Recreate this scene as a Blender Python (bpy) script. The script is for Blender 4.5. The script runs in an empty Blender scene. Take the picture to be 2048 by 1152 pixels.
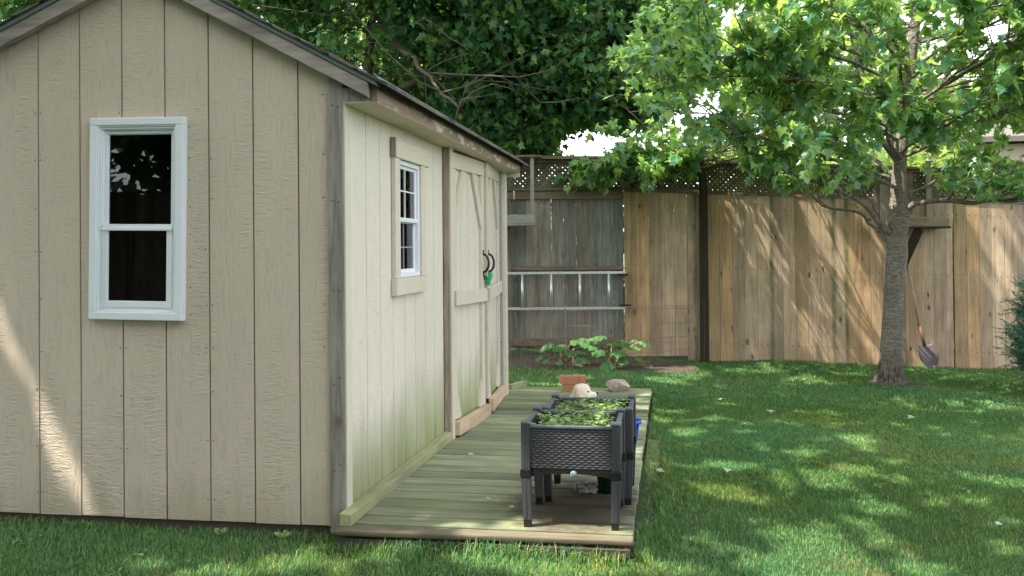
import bpy, bmesh, math, random
import numpy as np
from mathutils import Vector, Matrix
random.seed(7); rng = np.random.default_rng(7)
S = bpy.context.scene
COL = S.collection
# ------------------------------------------------------------------ camera
F, YAW, PIT, ROL = 1871.84, -.1658, .008, -.0088
CX, CY, CZ, SY = 1.3384, -3.7578, 1.1262, -95.54
_f = np.array([math.sin(YAW)*math.cos(PIT), math.cos(YAW)*math.cos(PIT), math.sin(PIT)])
_r = np.array([math.cos(YAW), -math.sin(YAW), 0.]); _u = np.cross(_r, _f)
_r, _u = math.cos(ROL)*_r+math.sin(ROL)*_u, -math.sin(ROL)*_r+math.cos(ROL)*_u
CAM = np.array([CX, CY, CZ])
cd = bpy.data.cameras.new('camera'); cam = bpy.data.objects.new('camera', cd); COL.objects.link(cam)
cd.sensor_width = 36; cd.lens = F/2048*36; cd.shift_y = SY/2048; cd.clip_end = 500; cd.clip_start = .05
M = Matrix(((_r[0], _u[0], -_f[0], CX), (_r[1], _u[1], -_f[1], CY), (_r[2], _u[2], -_f[2], CZ), (0, 0, 0, 1)))
cam.matrix_world = M
S.camera = cam
# ------------------------------------------------------------------ sky and sun
SUN = np.array([.41, .235, -.88]); SUN /= np.linalg.norm(SUN)          # the way the light travels
W = bpy.data.worlds.new('World'); S.world = W; W.use_nodes = True
nt = W.node_tree; nt.nodes.clear()
wo = nt.nodes.new('ShaderNodeOutputWorld'); bg = nt.nodes.new('ShaderNodeBackground')
sk = nt.nodes.new('ShaderNodeTexSky'); sk.sky_type = 'NISHITA'; sk.sun_disc = False
sk.sun_elevation = math.asin(-SUN[2]); sk.sun_rotation = math.atan2(-SUN[0], -SUN[1])
sk.air_density = 1.0; sk.dust_density = 2.5; sk.ozone_density = 1.0
hs = nt.nodes.new('ShaderNodeHueSaturation'); hs.inputs['Saturation'].default_value = .22
nt.links.new(sk.outputs[0], hs.inputs['Color']); nt.links.new(hs.outputs[0], bg.inputs[0])
bg.inputs[1].default_value = .15
nt.links.new(bg.outputs[0], wo.inputs[0])
sl = bpy.data.lights.new('sun', 'SUN'); sl.energy = 2.5; sl.angle = math.radians(.5); sl.color = (1, .93, .80)
so = bpy.data.objects.new('sun', sl); COL.objects.link(so)
so.rotation_euler = Vector(SUN).to_track_quat('-Z', 'Y').to_euler()
S.view_settings.view_transform = 'Standard'; S.view_settings.look = 'None'
S.view_settings.exposure = 2.45; S.view_settings.gamma = 1; S.view_settings.use_curve_mapping = False
S.cycles.max_bounces = 8; S.cycles.transparent_max_bounces = 12
S.cycles.use_denoising = True

# ------------------------------------------------------------------ picture geometry
def ray(x, y): return _r*(x-1024)/F+_u*(576+SY-y)/F+_f
def onz(x, y, z): d = ray(x, y); return CAM+d*(z-CAM[2])/d[2]
HF = np.array([-math.sin(-YAW), math.cos(YAW), 0.]); HR = np.array([math.cos(YAW), math.sin(-YAW), 0.])
def at(x, y, D): d = ray(x, y); return CAM+d*(D/(d@HF))               # point at level distance D
def toP(P):
    d = np.asarray(P, float)-CAM; z = d@_f
    return 1024+F*(d@_r)/z, 576+SY-F*(d@_u)/z
def FP(u, w, z):                                                     # along the back fence, in front (w<0), height
    p = CAM+HR*u+HF*(10.5+w); return np.array([p[0], p[1], z])
def deckz(y): return -.0135*(y+.1)
def gz(x, y): return -.125-.033*np.maximum(0, np.asarray(x)-1.2)-.004*np.maximum(0, np.asarray(y))+.022/(1+np.exp((np.asarray(x)+.10)/.05))+.026/(1+np.exp((np.asarray(x)-1.22)/.04))
def ondeck(x, y):
    z = 0
    for i in range(6): p = onz(x, y, z); z = deckz(p[1])
    return p
def onlawn(x, y):
    z = -.12
    for i in range(8): p = onz(x, y, z); z = float(gz(p[0], p[1]))
    return p

# ------------------------------------------------------------------ holes in the leaf cover: lines along the sun's light
HOLES = []
def hole(p, r): HOLES.append((np.array(p, float), r))
for (x, y, r) in [(1120, 1130, .18), (1190, 1135, .12), (900, 1130, .07), (1690, 885, .14), (1720, 898, .07), (1600, 915, .07), (1615, 955, .12), (1665, 962, .12), (1700, 948, .08),
                  (1795, 925, .07), (1830, 962, .05), (1420, 930, .08), (1455, 985, .09), (1480, 1000, .06), (1590, 1078, .11), (1640, 1090, .10),
                  (1700, 1120, .14), (1760, 1145, .15), (1840, 1130, .06), (1600, 1148, .12), (1980, 960, .10), (2030, 965, .09), (1900, 1000, .08),
                  (1370, 750, .20), (1400, 742, .22), (1340, 765, .13), (1445, 742, .15), (1520, 742, .12), (1960, 752, .20), (2000, 760, .15),
                  (1900, 745, .16), (1150, 762, .14), (1090, 775, .12), (1390, 866, .06), (1500, 870, .06), (560, 1125, .07), (610, 1118, .06), (420, 1135, .05), (1290, 760, .1), (1850, 742, .10),
                  (1660, 830, .07), (1350, 830, .07), (1770, 1010, .07), (1350, 1090, .07), (1560, 1000, .05), (1870, 860, .05), (1450, 810, .06),(1320,1040,.05)]:
    hole(onlawn(x, y), r*1.15)
for _ in range(70):
    _p = (random.uniform(1.4, 5.6), random.uniform(-.6, 6.4)); hole((_p[0], _p[1], -.15), random.uniform(.01, .05))
for _ in range(14):
    _p = (random.uniform(-1.6, 1.3), random.uniform(-1.1, -.25)); hole((_p[0], _p[1], -.13), random.uniform(.0, .03))
for (x, y, r) in [(1225, 690, .16), (1170, 700, .10), (1285, 690, .07), (1200, 725, .1), (1130, 690, .05)]: hole(at(x, y, 9.7), r)
for (x, y, r) in [(1270, 800, .06), (1285, 815, .05), (1165, 785, .0), (740, 1062, .015), (880, 1064, .01)]:
    if r: hole(ondeck(x, y), r)
fr_ = [(1490, 430, .045), (1500, 470, .05), (1515, 520, .03), (1535, 440, .035), (1540, 520, .03), (1560, 430, .02), (1580, 480, .04), (1560, 560, .04), (1580, 620, .035),
       (1600, 560, .03), (1625, 540, .04), (1640, 640, .045), (1655, 690, .05), (1660, 420, .03), (1680, 470, .035), (1670, 560, .03), (1700, 620, .04),
       (1700, 520, .03), (1740, 560, .045), (1755, 600, .045), (1740, 440, .03), (1720, 690, .03), (1620, 430, .015), (1760, 690, .035),
       (1965, 440, .03), (1980, 480, .035), (1995, 530, .03), (1950, 420, .03), (2010, 430, .03), (2030, 590, .05), (1800, 690, .03), (1765, 430, .035)]
for (x, y, r) in fr_: hole(at(x, y, 10.47), r*1.35+.020)
for (x, y, r) in [(4, 640, .030), (30, 700, .026), (55, 760, .018), (105, 865, .020), (135, 935, .020), (450, 420, .010), (10, 440, .016), (120, 980, .012)]:
    d = ray(x, y); hole(CAM+d*(-CAM[1]/d[1]), r*.8+.034)
def keep_mask(P, prob=1.0):
    """False for leaves that stand in one of the sun's gaps"""
    P = np.asarray(P); k = np.ones(len(P), bool)
    for h, r in HOLES:
        v = P-h; t = v@SUN; up = t < -.05
        d2 = (v*v).sum(1)-t*t
        k &= ~(up & (d2 < (r+.07)**2))
    if prob < 1: k |= rng.random(len(P)) > prob
    return k

# ------------------------------------------------------------------ scene-graph helpers
def thing(name, loc, label, cat, group=None):
    o = bpy.data.objects.new(name, None); COL.objects.link(o); o.location = [float(v) for v in loc]
    o.empty_display_size = .1
    o['label'] = label; o['category'] = cat
    if group: o['group'] = group
    return o
def tag(o, label, cat=None, group=None, kind=None):
    if label: o['label'] = label
    if cat: o['category'] = cat
    if group: o['group'] = group
    if kind: o['kind'] = kind
    return o
def wloc(o):
    v = np.zeros(3)
    while o: v += np.array(o.location); o = o.parent
    return v
def np_mesh(name, V, Fc, mat, parent=None, smooth=False, org=None):
    """V Nx3 world points, Fc MxK faces (K equal) or a list of face tuples"""
    V = np.asarray(V, float)
    off = wloc(parent) if parent else np.zeros(3)
    loc = np.zeros(3)
    if org is not None: loc = np.asarray(org, float)-off
    me = bpy.data.meshes.new(name)
    if isinstance(Fc, np.ndarray):
        k = Fc.shape[1]; me.vertices.add(len(V)); me.vertices.foreach_set('co', (V-off-loc).astype(np.float32).ravel())
        me.loops.add(Fc.size); me.loops.foreach_set('vertex_index', Fc.astype(np.int32).ravel())
        me.polygons.add(len(Fc)); me.polygons.foreach_set('loop_start', np.arange(0, Fc.size, k, dtype=np.int32))
        me.update(calc_edges=True)
    else:
        me.from_pydata([tuple(v) for v in (V-off-loc)], [], Fc); me.update()
    if smooth: me.polygons.foreach_set('use_smooth', np.ones(len(me.polygons), bool))
    if mat: me.materials.append(mat)
    o = bpy.data.objects.new(name, me); COL.objects.link(o); o.location = loc
    if parent: o.parent = parent
    return o
class MB:
    def __init__(s): s.v = []; s.f = []; s.mi = []; s.cur = 0
    def add(s, V, Fc):
        n = len(s.v); s.v += [tuple(map(float, p)) for p in V]; s.f += [tuple(i+n for i in f) for f in Fc]; s.mi += [s.cur]*len(Fc); return s
    def box(s, a, b):
        x0, y0, z0 = a; x1, y1, z1 = b
        return s.add([(x0, y0, z0), (x1, y0, z0), (x1, y1, z0), (x0, y1, z0), (x0, y0, z1), (x1, y0, z1), (x1, y1, z1), (x0, y1, z1)],
                     [(0, 3, 2, 1), (4, 5, 6, 7), (0, 1, 5, 4), (1, 2, 6, 5), (2, 3, 7, 6), (3, 0, 4, 7)])
    def hexa(s, P): return s.add(P, [(0, 3, 2, 1), (4, 5, 6, 7), (0, 1, 5, 4), (1, 2, 6, 5), (2, 3, 7, 6), (3, 0, 4, 7)])
    def prism(s, poly, d):                                           # polygon in 3D pushed along vector d
        n = len(poly); P = [np.array(p, float) for p in poly]; d = np.array(d, float)
        return s.add(P+[p+d for p in P], [tuple(range(n))[::-1], tuple(range(n, 2*n))]+[(i, (i+1) % n, n+(i+1) % n, n+i) for i in range(n)])
    def bar(s, p, q, w, h, up=(0, 0, 1)):                            # rectangular bar from p to q
        p = np.array(p, float); q = np.array(q, float); d = q-p; d /= np.linalg.norm(d)
        a = np.cross(d, up); a /= np.linalg.norm(a); b = np.cross(a, d)
        P = [c+sa*a*w/2+sb*b*h/2 for c in (p, q) for sa, sb in ((-1, -1), (1, -1), (1, 1), (-1, 1))]
        return s.hexa(P)
    def tube(s, pts, rad, n=8, cap=True):
        pts = [np.array(p, float) for p in pts]; m = len(pts)
        rad = [rad]*m if np.isscalar(rad) else rad
        V = []; ref = np.array([.31, .17, .93])
        for i, p in enumerate(pts):
            d = pts[min(i+1, m-1)]-pts[max(i-1, 0)]; d /= np.linalg.norm(d)+1e-9
            a = np.cross(d, ref); 
            if np.linalg.norm(a) < .1: a = np.cross(d, (1, 0, 0))
            a /= np.linalg.norm(a); b = np.cross(d, a)
            for k in range(n):
                t = 2*math.pi*k/n; V.append(p+rad[i]*(math.cos(t)*a+math.sin(t)*b))
        Fc = [(i*n+k, i*n+(k+1) % n, (i+1)*n+(k+1) % n, (i+1)*n+k) for i in range(m-1) for k in range(n)]
        if cap: Fc += [tuple(range(n))[::-1], tuple(range((m-1)*n, m*n))]
        return s.add(V, Fc)
    def lathe(s, c, prof, n=24, ax=2):
        V = []
        for r, h in prof:
            for k in range(n):
                t = 2*math.pi*k/n; q = [r*math.cos(t), r*math.sin(t), h]
                if ax == 1: q = [q[0], q[2], q[1]]
                V.append(np.array(c)+q)
        m = len(prof)
        return s.add(V, [(i*n+k, i*n+(k+1) % n, (i+1)*n+(k+1) % n, (i+1)*n+k) for i in range(m-1) for k in range(n)])
    def build(s, name, mat, parent=None, smooth=False, bevel=0, org=None):
        if org is None and parent is None: org = np.min(np.array(s.v), axis=0)
        o = np_mesh(name, s.v, s.f, mat[0] if isinstance(mat, (list, tuple)) else mat, parent, smooth, org)
        if isinstance(mat, (list, tuple)):
            for q in mat[1:]: o.data.materials.append(q)
            o.data.polygons.foreach_set('material_index', s.mi)
        if bevel:
            md = o.modifiers.new('bevel', 'BEVEL'); md.width = bevel; md.segments = 2; md.limit_method = 'ANGLE'; md.angle_limit = .6
        return o
def copy_tree(o, parent=None):
    c = o.copy(); COL.objects.link(c)
    if parent: c.parent = parent
    for ch in list(o.children): copy_tree(ch, c)
    return c

# ------------------------------------------------------------------ materials
def newmat(name):
    m = bpy.data.materials.new(name); m.use_nodes = True; t = m.node_tree
    b = t.nodes['Principled BSDF']; return m, t, b
def N(t, typ, **kw):
    n = t.nodes.new(typ)
    for k, v in kw.items():
        if k in n.inputs: n.inputs[k].default_value = v
        else: setattr(n, k, v)
    return n
def L(t, a, b): t.links.new(a, b)
def ramp(t, fac, stops):
    r = t.nodes.new('ShaderNodeValToRGB'); e = r.color_ramp.elements
    while len(e) < len(stops): e.new(.5)
    for i, (p, c) in enumerate(stops):
        e[i].position = p; e[i].color = (c, c, c, 1) if np.isscalar(c) else (*c, 1)
    if fac is not None: L(t, fac, r.inputs[0])
    return r
def mix(t, fac, a, b, typ='MIX'):
    m = t.nodes.new('ShaderNodeMixRGB'); m.blend_type = typ
    for i, v in ((0, fac), (1, a), (2, b)):
        if hasattr(v, 'is_output'): L(t, v, m.inputs[i])
        elif np.isscalar(v): m.inputs[i].default_value = v if i == 0 else (v, v, v, 1)
        else: m.inputs[i].default_value = (*v, 1)
    return m.outputs[0]
def math_(t, op, a, b=0.):
    m = t.nodes.new('ShaderNodeMath'); m.operation = op
    for i, v in ((0, a), (1, b)):
        if hasattr(v, 'is_output'): L(t, v, m.inputs[i])
        else: m.inputs[i].default_value = v
    return m.outputs[0]
def coords(t, scale=(1, 1, 1), island=0., obj='Object'):
    tc = t.nodes.new('ShaderNodeTexCoord'); mp = t.nodes.new('ShaderNodeMapping')
    src = tc.outputs[obj]
    if island:
        g = t.nodes.new('ShaderNodeNewGeometry'); v = t.nodes.new('ShaderNodeVectorMath'); v.operation = 'ADD'
        c = t.nodes.new('ShaderNodeCombineXYZ'); k = math_(t, 'MULTIPLY', g.outputs['Random Per Island'], island)
        for i in range(3): L(t, k, c.inputs[i])
        L(t, src, v.inputs[0]); L(t, c.outputs[0], v.inputs[1]); src = v.outputs[0]
    L(t, src, mp.inputs[0]); mp.inputs['Scale'].default_value = scale; return mp.outputs[0]
def noise(t, vec, scale=5, detail=4, rough=.6, dist=0.):
    n = N(t, 'ShaderNodeTexNoise', Scale=scale, Detail=detail, Roughness=rough, Distortion=dist)
    L(t, vec, n.inputs['Vector']); return n.outputs['Fac']
def bump(t, h, b, strength=.5, dist=.01):
    n = N(t, 'ShaderNodeBump', Strength=strength, Distance=dist); L(t, h, n.inputs['Height']); L(t, n.outputs[0], b.inputs['Normal'])
def island(t):
    return t.nodes.new('ShaderNodeNewGeometry').outputs['Random Per Island']
def plain(name, col, rough=.6, metal=0., nscale=40., var=.15, bmp=.15, spec=.5):
    m, t, b = newmat(name); v = coords(t); n = noise(t, v, nscale, 4)
    c = mix(t, n, [x*(1-var) for x in col], [min(1, x*(1+var)) for x in col]); L(t, c, b.inputs['Base Color'])
    b.inputs['Roughness'].default_value = rough; b.inputs['Metallic'].default_value = metal; b.inputs['Specular IOR Level'].default_value = spec
    if bmp: bump(t, n, b, bmp, .003)
    return m
def wood(name, cols, axis=2, var=.5, knots=.6, algae=0., acol=(.09, .11, .03), grain=.55, rough=.8, nscale=1., dirt=0., gr_isl=None, lowgreen=None):
    """cols: two or three board colours; grain runs along axis"""
    m, t, b = newmat(name)
    sc = [1, 1, 1]; sc[axis] = .07
    v = coords(t, sc, island=37.)
    g1 = noise(t, v, 26*nscale, 5, .65, .6); g2 = noise(t, v, 110*nscale, 3, .6)
    isl = island(t)
    r = ramp(t, isl, [(i/(len(cols)-1), c) for i, c in enumerate(cols)])
    gr = ramp(t, g1, [(.3, .45), (.5, .9), (.72, 1.25)])
    base = mix(t, grain, r.outputs[0], gr.outputs[0], 'MULTIPLY')
    gr2 = ramp(t, g2, [(.35, .7), (.65, 1.15)])
    base = mix(t, grain*.7, base, gr2.outputs[0], 'MULTIPLY')
    isl2 = math_(t, 'FRACT', math_(t, 'MULTIPLY', isl, 17.3))
    vv = ramp(t, isl2, [(0, 1-var*.5), (1, 1+var*.35)])
    base = mix(t, 1., base, vv.outputs[0], 'MULTIPLY')
    big = noise(t, coords(t, (1, 1, 1), island=9.), 2.3, 4)
    base = mix(t, .45, base, ramp(t, big, [(.35, .6), (.65, 1.25)]).outputs[0], 'MULTIPLY')
    if knots:
        s2 = [1, 1, 1]; s2[axis] = .45
        vo = N(t, 'ShaderNodeTexVoronoi', Scale=8.5); dv = t.nodes.new('ShaderNodeVectorMath'); dv.operation = 'ADD'; nz_ = N(t, 'ShaderNodeTexNoise', Scale=14., Detail=3.); L(t, coords(t, s2, island=11.), nz_.inputs['Vector']); sc_ = t.nodes.new('ShaderNodeVectorMath'); sc_.operation = 'SCALE'; sc_.inputs['Scale'].default_value = .05; L(t, nz_.outputs['Color'], sc_.inputs[0]); L(t, coords(t, s2, island=11.), dv.inputs[0]); L(t, sc_.outputs[0], dv.inputs[1]); L(t, dv.outputs[0], vo.inputs['Vector'])
        k = ramp(t, vo.outputs['Distance'], [(.06, 1.), (.13, .35), (.2, 0.)])
        kn_ = ramp(t, noise(t, coords(t, s2, island=11.), 3.1, 2), [(.47, 0.), (.56, 1.)]); k2 = math_(t, 'MULTIPLY', math_(t, 'MULTIPLY', k.outputs[0], kn_.outputs[0]), knots)
        base = mix(t, k2, base, (.05, .028, .015))
    if algae:
        s3 = [1, 1, 1]; s3[axis] = .25
        a = noise(t, coords(t, s3, island=2.7), 7, 5, .65)
        a2 = math_(t, 'MULTIPLY', ramp(t, a, [(.5, 0.), (.72, 1.)]).outputs[0], algae)
        base = mix(t, a2, base, acol)
    if lowgreen:
        z0, z1, amt = lowgreen
        sx = t.nodes.new('ShaderNodeSeparateXYZ'); L(t, coords(t), sx.inputs[0])
        hn = noise(t, coords(t, (1, 1, .3)), 9, 5)
        zz = math_(t, 'ADD', sx.outputs[2], math_(t, 'MULTIPLY', math_(t, 'SUBTRACT', hn, .5), -.5))
        mr = N(t, 'ShaderNodeMapRange'); L(t, zz, mr.inputs[0]); mr.inputs[1].default_value = z1; mr.inputs[2].default_value = z0
        base = mix(t, math_(t, 'MULTIPLY', mr.outputs[0], amt), base, acol)
    L(t, base, b.inputs['Base Color']); b.inputs['Roughness'].default_value = rough; b.inputs['Specular IOR Level'].default_value = .25
    hh = math_(t, 'ADD', g1, math_(t, 'MULTIPLY', g2, .5)); bump(t, hh, b, .5, .004)
    return m
def siding(name, base=(.56, .49, .37), low=None, emb=1., hz=1):
    """painted, wood-embossed sheet siding; low = algae above the sill"""
    m, t, b = newmat(name)
    w = coords(t)
    n0 = noise(t, coords(t, (1, 1, .14)), 46, 4, .6, 1.6)             # upright grain
    n1 = noise(t, coords(t, (.28, .28, 1)), 85, 3, .6, .8)            # short cross ripples
    msk = noise(t, coords(t, (5, 5, 1)), 1.7, 2)
    mk = ramp(t, msk, [(.42, 0.), (.58, 1.)]).outputs[0]
    h = mix(t, mk, n0, n1)
    fine = noise(t, w, 220, 2)
    hh = math_(t, 'ADD', h, math_(t, 'MULTIPLY', fine, .15))
    bump(t, hh, b, min(1, .55*emb), .006*emb*emb)
    big = noise(t, coords(t, (1, 1, .5)), 2.2, 5, .6)
    c = mix(t, big, [x*.88 for x in base], [x*1.08 for x in base])
    c = mix(t, ramp(t, hh, [(.42, .5), (.56, 0.)]).outputs[0], c, [x*.70 for x in base])
    blot = noise(t, coords(t, (1, 1, .35)), 7, 6, .7); c = mix(t, ramp(t, blot, [(.55, 0.), (.75, .3)]).outputs[0], c, [base[0]*.86, base[1]*.84, base[2]*.78])
    specks = ramp(t, noise(t, w, 130, 2), [(.70, 0.), (.76, .6)]).outputs[0]
    c = mix(t, specks, c, (.20, .16, .11))
    if low:
        z1, amt, col = low
        sx = t.nodes.new('ShaderNodeSeparateXYZ'); L(t, w, sx.inputs[0])
        hn = noise(t, coords(t, (1, 1, .16)), 11, 6, .65); hn2 = noise(t, coords(t, (1, 1, .5)), 2.4, 3)
        zz = math_(t, 'ADD', sx.outputs[2], math_(t, 'MULTIPLY', math_(t, 'SUBTRACT', hn, .5), .45))
        zz = math_(t, 'ADD', zz, math_(t, 'MULTIPLY', math_(t, 'SUBTRACT', hn2, .5), .5))
        mr = N(t, 'ShaderNodeMapRange'); L(t, zz, mr.inputs[0]); mr.inputs[1].default_value = z1; mr.inputs[2].default_value = 0.
        c = mix(t, math_(t, 'MULTIPLY', mr.outputs[0], amt), c, col)
    L(t, c, b.inputs['Base Color']); b.inputs['Roughness'].default_value = .5; b.inputs['Specular IOR Level'].default_value = .35
    return m
def leafmat(name, cols, trans=.4, tcol=(.25, .38, .05), rough=.42, spec=.5):
    m, t, b = newmat(name); isl = island(t)
    r = ramp(t, isl, [(i/(len(cols)-1), c) for i, c in enumerate(cols)])
    L(t, r.outputs[0], b.inputs['Base Color']); b.inputs['Roughness'].default_value = rough; b.inputs['Specular IOR Level'].default_value = spec
    tr = t.nodes.new('ShaderNodeBsdfTranslucent'); L(t, mix(t, .5, r.outputs[0], tcol), tr.inputs[0])
    ms = t.nodes.new('ShaderNodeMixShader'); ms.inputs[0].default_value = trans
    L(t, b.outputs[0], ms.inputs[1]); L(t, tr.outputs[0], ms.inputs[2]); L(t, ms.outputs[0], t.nodes['Material Output'].inputs[0])
    return m
def glass(name, tint=(.25, .27, .27), ior=1.5):
    m, t, b = newmat(name); t.nodes.remove(b)
    tr = N(t, 'ShaderNodeBsdfTransparent', Color=(*tint, 1)); gl = N(t, 'ShaderNodeBsdfGlossy', Roughness=.01, Color=(.95, .97, 1, 1))
    fr = N(t, 'ShaderNodeFresnel', IOR=ior); ms = t.nodes.new('ShaderNodeMixShader')
    L(t, fr.outputs[0], ms.inputs[0]); L(t, tr.outputs[0], ms.inputs[1]); L(t, gl.outputs[0], ms.inputs[2]); L(t, ms.outputs[0], t.nodes['Material Output'].inputs[0])
    return m
PAINT = (.60, .515, .385)
m_sid = siding('painted_siding_shaded', (.565, .48, .39), (.20, .4, (.24, .21, .13)), 1.2)  # same paint as the side wall; darker base adds to the gable's shade
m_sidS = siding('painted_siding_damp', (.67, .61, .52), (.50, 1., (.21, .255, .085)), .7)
m_trim = siding('painted_trim', (.62, .56, .46), None, .3)
m_greywood = wood('grey_weathered_wood', [(.31, .285, .26), (.37, .34, .31), (.27, .26, .255)], 2, .3, .6, grain=.9, nscale=.7)
m_rake = wood('grey_rake_wood', [(.36, .31, .29), (.40, .355, .33)], 0, .2, .5, nscale=.8, grain=.7)
m_fascia = wood('peeling_fascia_wood', [(.16, .105, .075), (.24, .18, .13)], 1, .5, .2, 0, grain=.9, nscale=.6)
m_brownjamb = wood('bare_brown_wood', [(.40, .325, .265), (.36, .30, .25)], 2, .2, .4, algae=.3, grain=.8)
m_soffit = plain('soffit_paint', (.56, .49, .37), .7, nscale=12, var=.08, bmp=.05)
m_drip = plain('green_drip_edge', (.13, .165, .16), .5, 0, 25, .15, .05)
m_shingle = plain('shingles', (.10, .09, .08), .95, 0, 160, .6, .6)
m_shgrey = m_shingle
m_white = plain('white_vinyl', (.72, .76, .82), .35, 0, 6, .03, 0)
m_whiteS = plain('white_vinyl_side', (.74, .76, .80), .35, 0, 6, .03, 0)
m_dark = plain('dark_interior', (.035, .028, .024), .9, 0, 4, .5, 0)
m_glass = glass('window_glass', (.3, .3, .3))
m_glass2 = glass('screened_glass', (.32, .34, .36), 1.4)
m_glassS = glass('side_window_glass', (.3, .3, .3), 1.9)
m_screen = plain('insect_screen', (.05, .055, .06), .7, 0, 5, .1, 0)
m_metal = plain('galvanised_steel', (.42, .47, .52), .42, .75, 60, .15, .1)
m_alu = plain('aluminium', (.62, .65, .68), .38, .7, 30, .12, .1)
m_black = plain('black_iron', (.012, .012, .013), .35, 0, 40, .2, .05)
m_freshwood = wood('fresh_cut_wood', [(.62, .47, .32), (.55, .41, .28)], 1, .1, .15, grain=.4)
m_deck = wood('mossy_deck_wood', [(.25, .27, .175), (.31, .325, .215), (.20, .215, .14)], 0, .8, .3, .85, (.19, .26, .085), .8, nscale=.7)
def stain_and_shade(m, cx, cy, rx, ry, col, amt=.85):
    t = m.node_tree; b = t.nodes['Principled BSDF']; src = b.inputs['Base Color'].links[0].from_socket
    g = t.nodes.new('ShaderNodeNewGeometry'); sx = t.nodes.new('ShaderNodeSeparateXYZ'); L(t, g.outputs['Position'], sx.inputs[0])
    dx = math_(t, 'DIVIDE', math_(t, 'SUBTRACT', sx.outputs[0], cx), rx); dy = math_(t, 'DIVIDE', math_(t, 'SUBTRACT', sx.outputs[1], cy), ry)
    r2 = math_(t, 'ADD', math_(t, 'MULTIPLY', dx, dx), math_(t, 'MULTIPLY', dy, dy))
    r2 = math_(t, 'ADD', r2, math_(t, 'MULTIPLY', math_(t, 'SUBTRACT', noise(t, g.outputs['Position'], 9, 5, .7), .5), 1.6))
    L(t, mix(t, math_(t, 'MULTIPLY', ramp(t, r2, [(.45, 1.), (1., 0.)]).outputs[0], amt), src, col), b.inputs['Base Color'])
stain_and_shade(m_deck, .93, .38, .34, .55, (.060, .046, .032), .9)  # brown muddy patch, darkened too for the shade under the planters
m_deckedge = wood('deck_edge_wood', [(.17, .145, .10), (.14, .125, .08)], 0, .3, .3, .35, (.15, .18, .07), .6)
m_sill = wood('mossy_sill_wood', [(.36, .35, .20), (.40, .38, .23)], 1, .2, .1, .7, (.24, .28, .09), .5)
m_tan = wood('tan_cedar_boards', [(.50, .34, .205), (.44, .33, .235), (.56, .355, .185), (.43, .33, .245), (.50, .365, .25)], 2, .42, .9, .3, (.13, .14, .06), .7, nscale=.7)
m_greyb = wood('weathered_grey_boards', [(.27, .20, .15), (.24, .25, .23), (.31, .235, .185), (.18, .145, .12)], 2, .6, .75, .4, (.06, .08, .025), .9, nscale=.7)
m_rail = wood('weathered_rails', [(.23, .175, .13), (.19, .15, .115)], 0, .3, .4, .35, (.09, .10, .035), .7)
m_lattice = wood('lattice_wood', [(.17, .145, .095), (.12, .11, .07)], 0, .4, 0, .4, (.07, .08, .03), .4)
m_post = wood('wet_dark_post', [(.035, .026, .018), (.045, .034, .022)], 2, .2, .2, .5, (.03, .035, .012), .6)
m_soil = plain('soil', (.06, .040, .030), .95, 0, 30, .6, .8)

# ------------------------------------------------------------------ ground
def grid(name, x0, x1, y0, y1, nx, ny, zf, mat):
    X, Y = np.meshgrid(np.linspace(x0, x1, nx), np.linspace(y0, y1, ny)); Z = zf(X, Y)
    V = np.stack([X.ravel(), Y.ravel(), Z.ravel()], 1); i = np.arange(nx*ny).reshape(ny, nx)
    Fc = np.stack([i[:-1, :-1].ravel(), i[:-1, 1:].ravel(), i[1:, 1:].ravel(), i[1:, :-1].ravel()], 1)
    return np_mesh(name, V, Fc, mat, smooth=True)
def gz2(x, y):
    n = .012*np.sin(x*1.7+.3)*np.cos(y*1.3)+.008*np.sin(x*4.1+y*2.3)
    far = np.clip((np.hypot(x, y)-14)/10, 0, 1)
    return (gz(x, y)+n)*(1-far)-.3*far
mg, t, b = newmat('lawn_ground')
v = coords(t); n1 = noise(t, v, 45, 5, .7); n2 = noise(t, v, 1.1, 4)
c = mix(t, n1, (.016, .034, .010), (.04, .078, .022)); c = mix(t, ramp(t, n2, [(.62, 0.), (.75, .6)]).outputs[0], c, (.11, .085, .045))
L(t, c, b.inputs['Base Color']); b.inputs['Roughness'].default_value = .95; bump(t, n1, b, 1., .02)
tag(grid('lawn_ground', -14, 14, -12, 14, 200, 200, gz2, mg), 'ground under the lawn', kind='structure')
mf, t, b = newmat('far_ground'); L(t, mix(t, noise(t, coords(t), .5, 4), (.03, .06, .02), (.05, .09, .03)), b.inputs['Base Color']); b.inputs['Roughness'].default_value = 1
tag(grid('far_ground', -200, 200, -200, 200, 40, 40, lambda x, y: 0*x-.62, mf), 'ground stretching away beyond the yard', kind='structure')

# soil bed along the grey fence, soil ring at the tree
TREE = onlawn(1781, 770)
def soil_sheet(name, cx, cy, rx, ry, lab, seed, dz=.012):
    r = np.random.default_rng(seed); n = 60; V = [(cx, cy, float(gz2(cx, cy))+dz+.02)]; Fc = []
    for j, k in enumerate((.5, .85, 1.)):
        for i in range(n):
            a = 2*math.pi*i/n; q = k*(1+.06*math.sin(3*a+seed)+.05*math.sin(7*a))+r.normal()*.012
            x, y = cx+rx*q*math.copysign(abs(math.cos(a))**.7, math.cos(a)), cy+ry*q*math.copysign(abs(math.sin(a))**.7, math.sin(a))
            V.append((x, y, float(gz2(x, y))+dz*(1.3-k)+.006+r.normal()*.003))
    for i in range(n): Fc.append((0, 1+i, 1+(i+1) % n))
    for j in range(2):
        for i in range(n): a = 1+j*n+i; c = 1+j*n+(i+1) % n; Fc.append((a, a+n, c+n, c))
    o = np_mesh(name, V, Fc, m_soil, smooth=True); return tag(o, lab, kind='structure')
BED = (.50, 6.2, 1.12, .58)
soil_sheet('soil_bed', *BED, 'bare dark soil bed at the foot of the weathered fence', 3)
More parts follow.
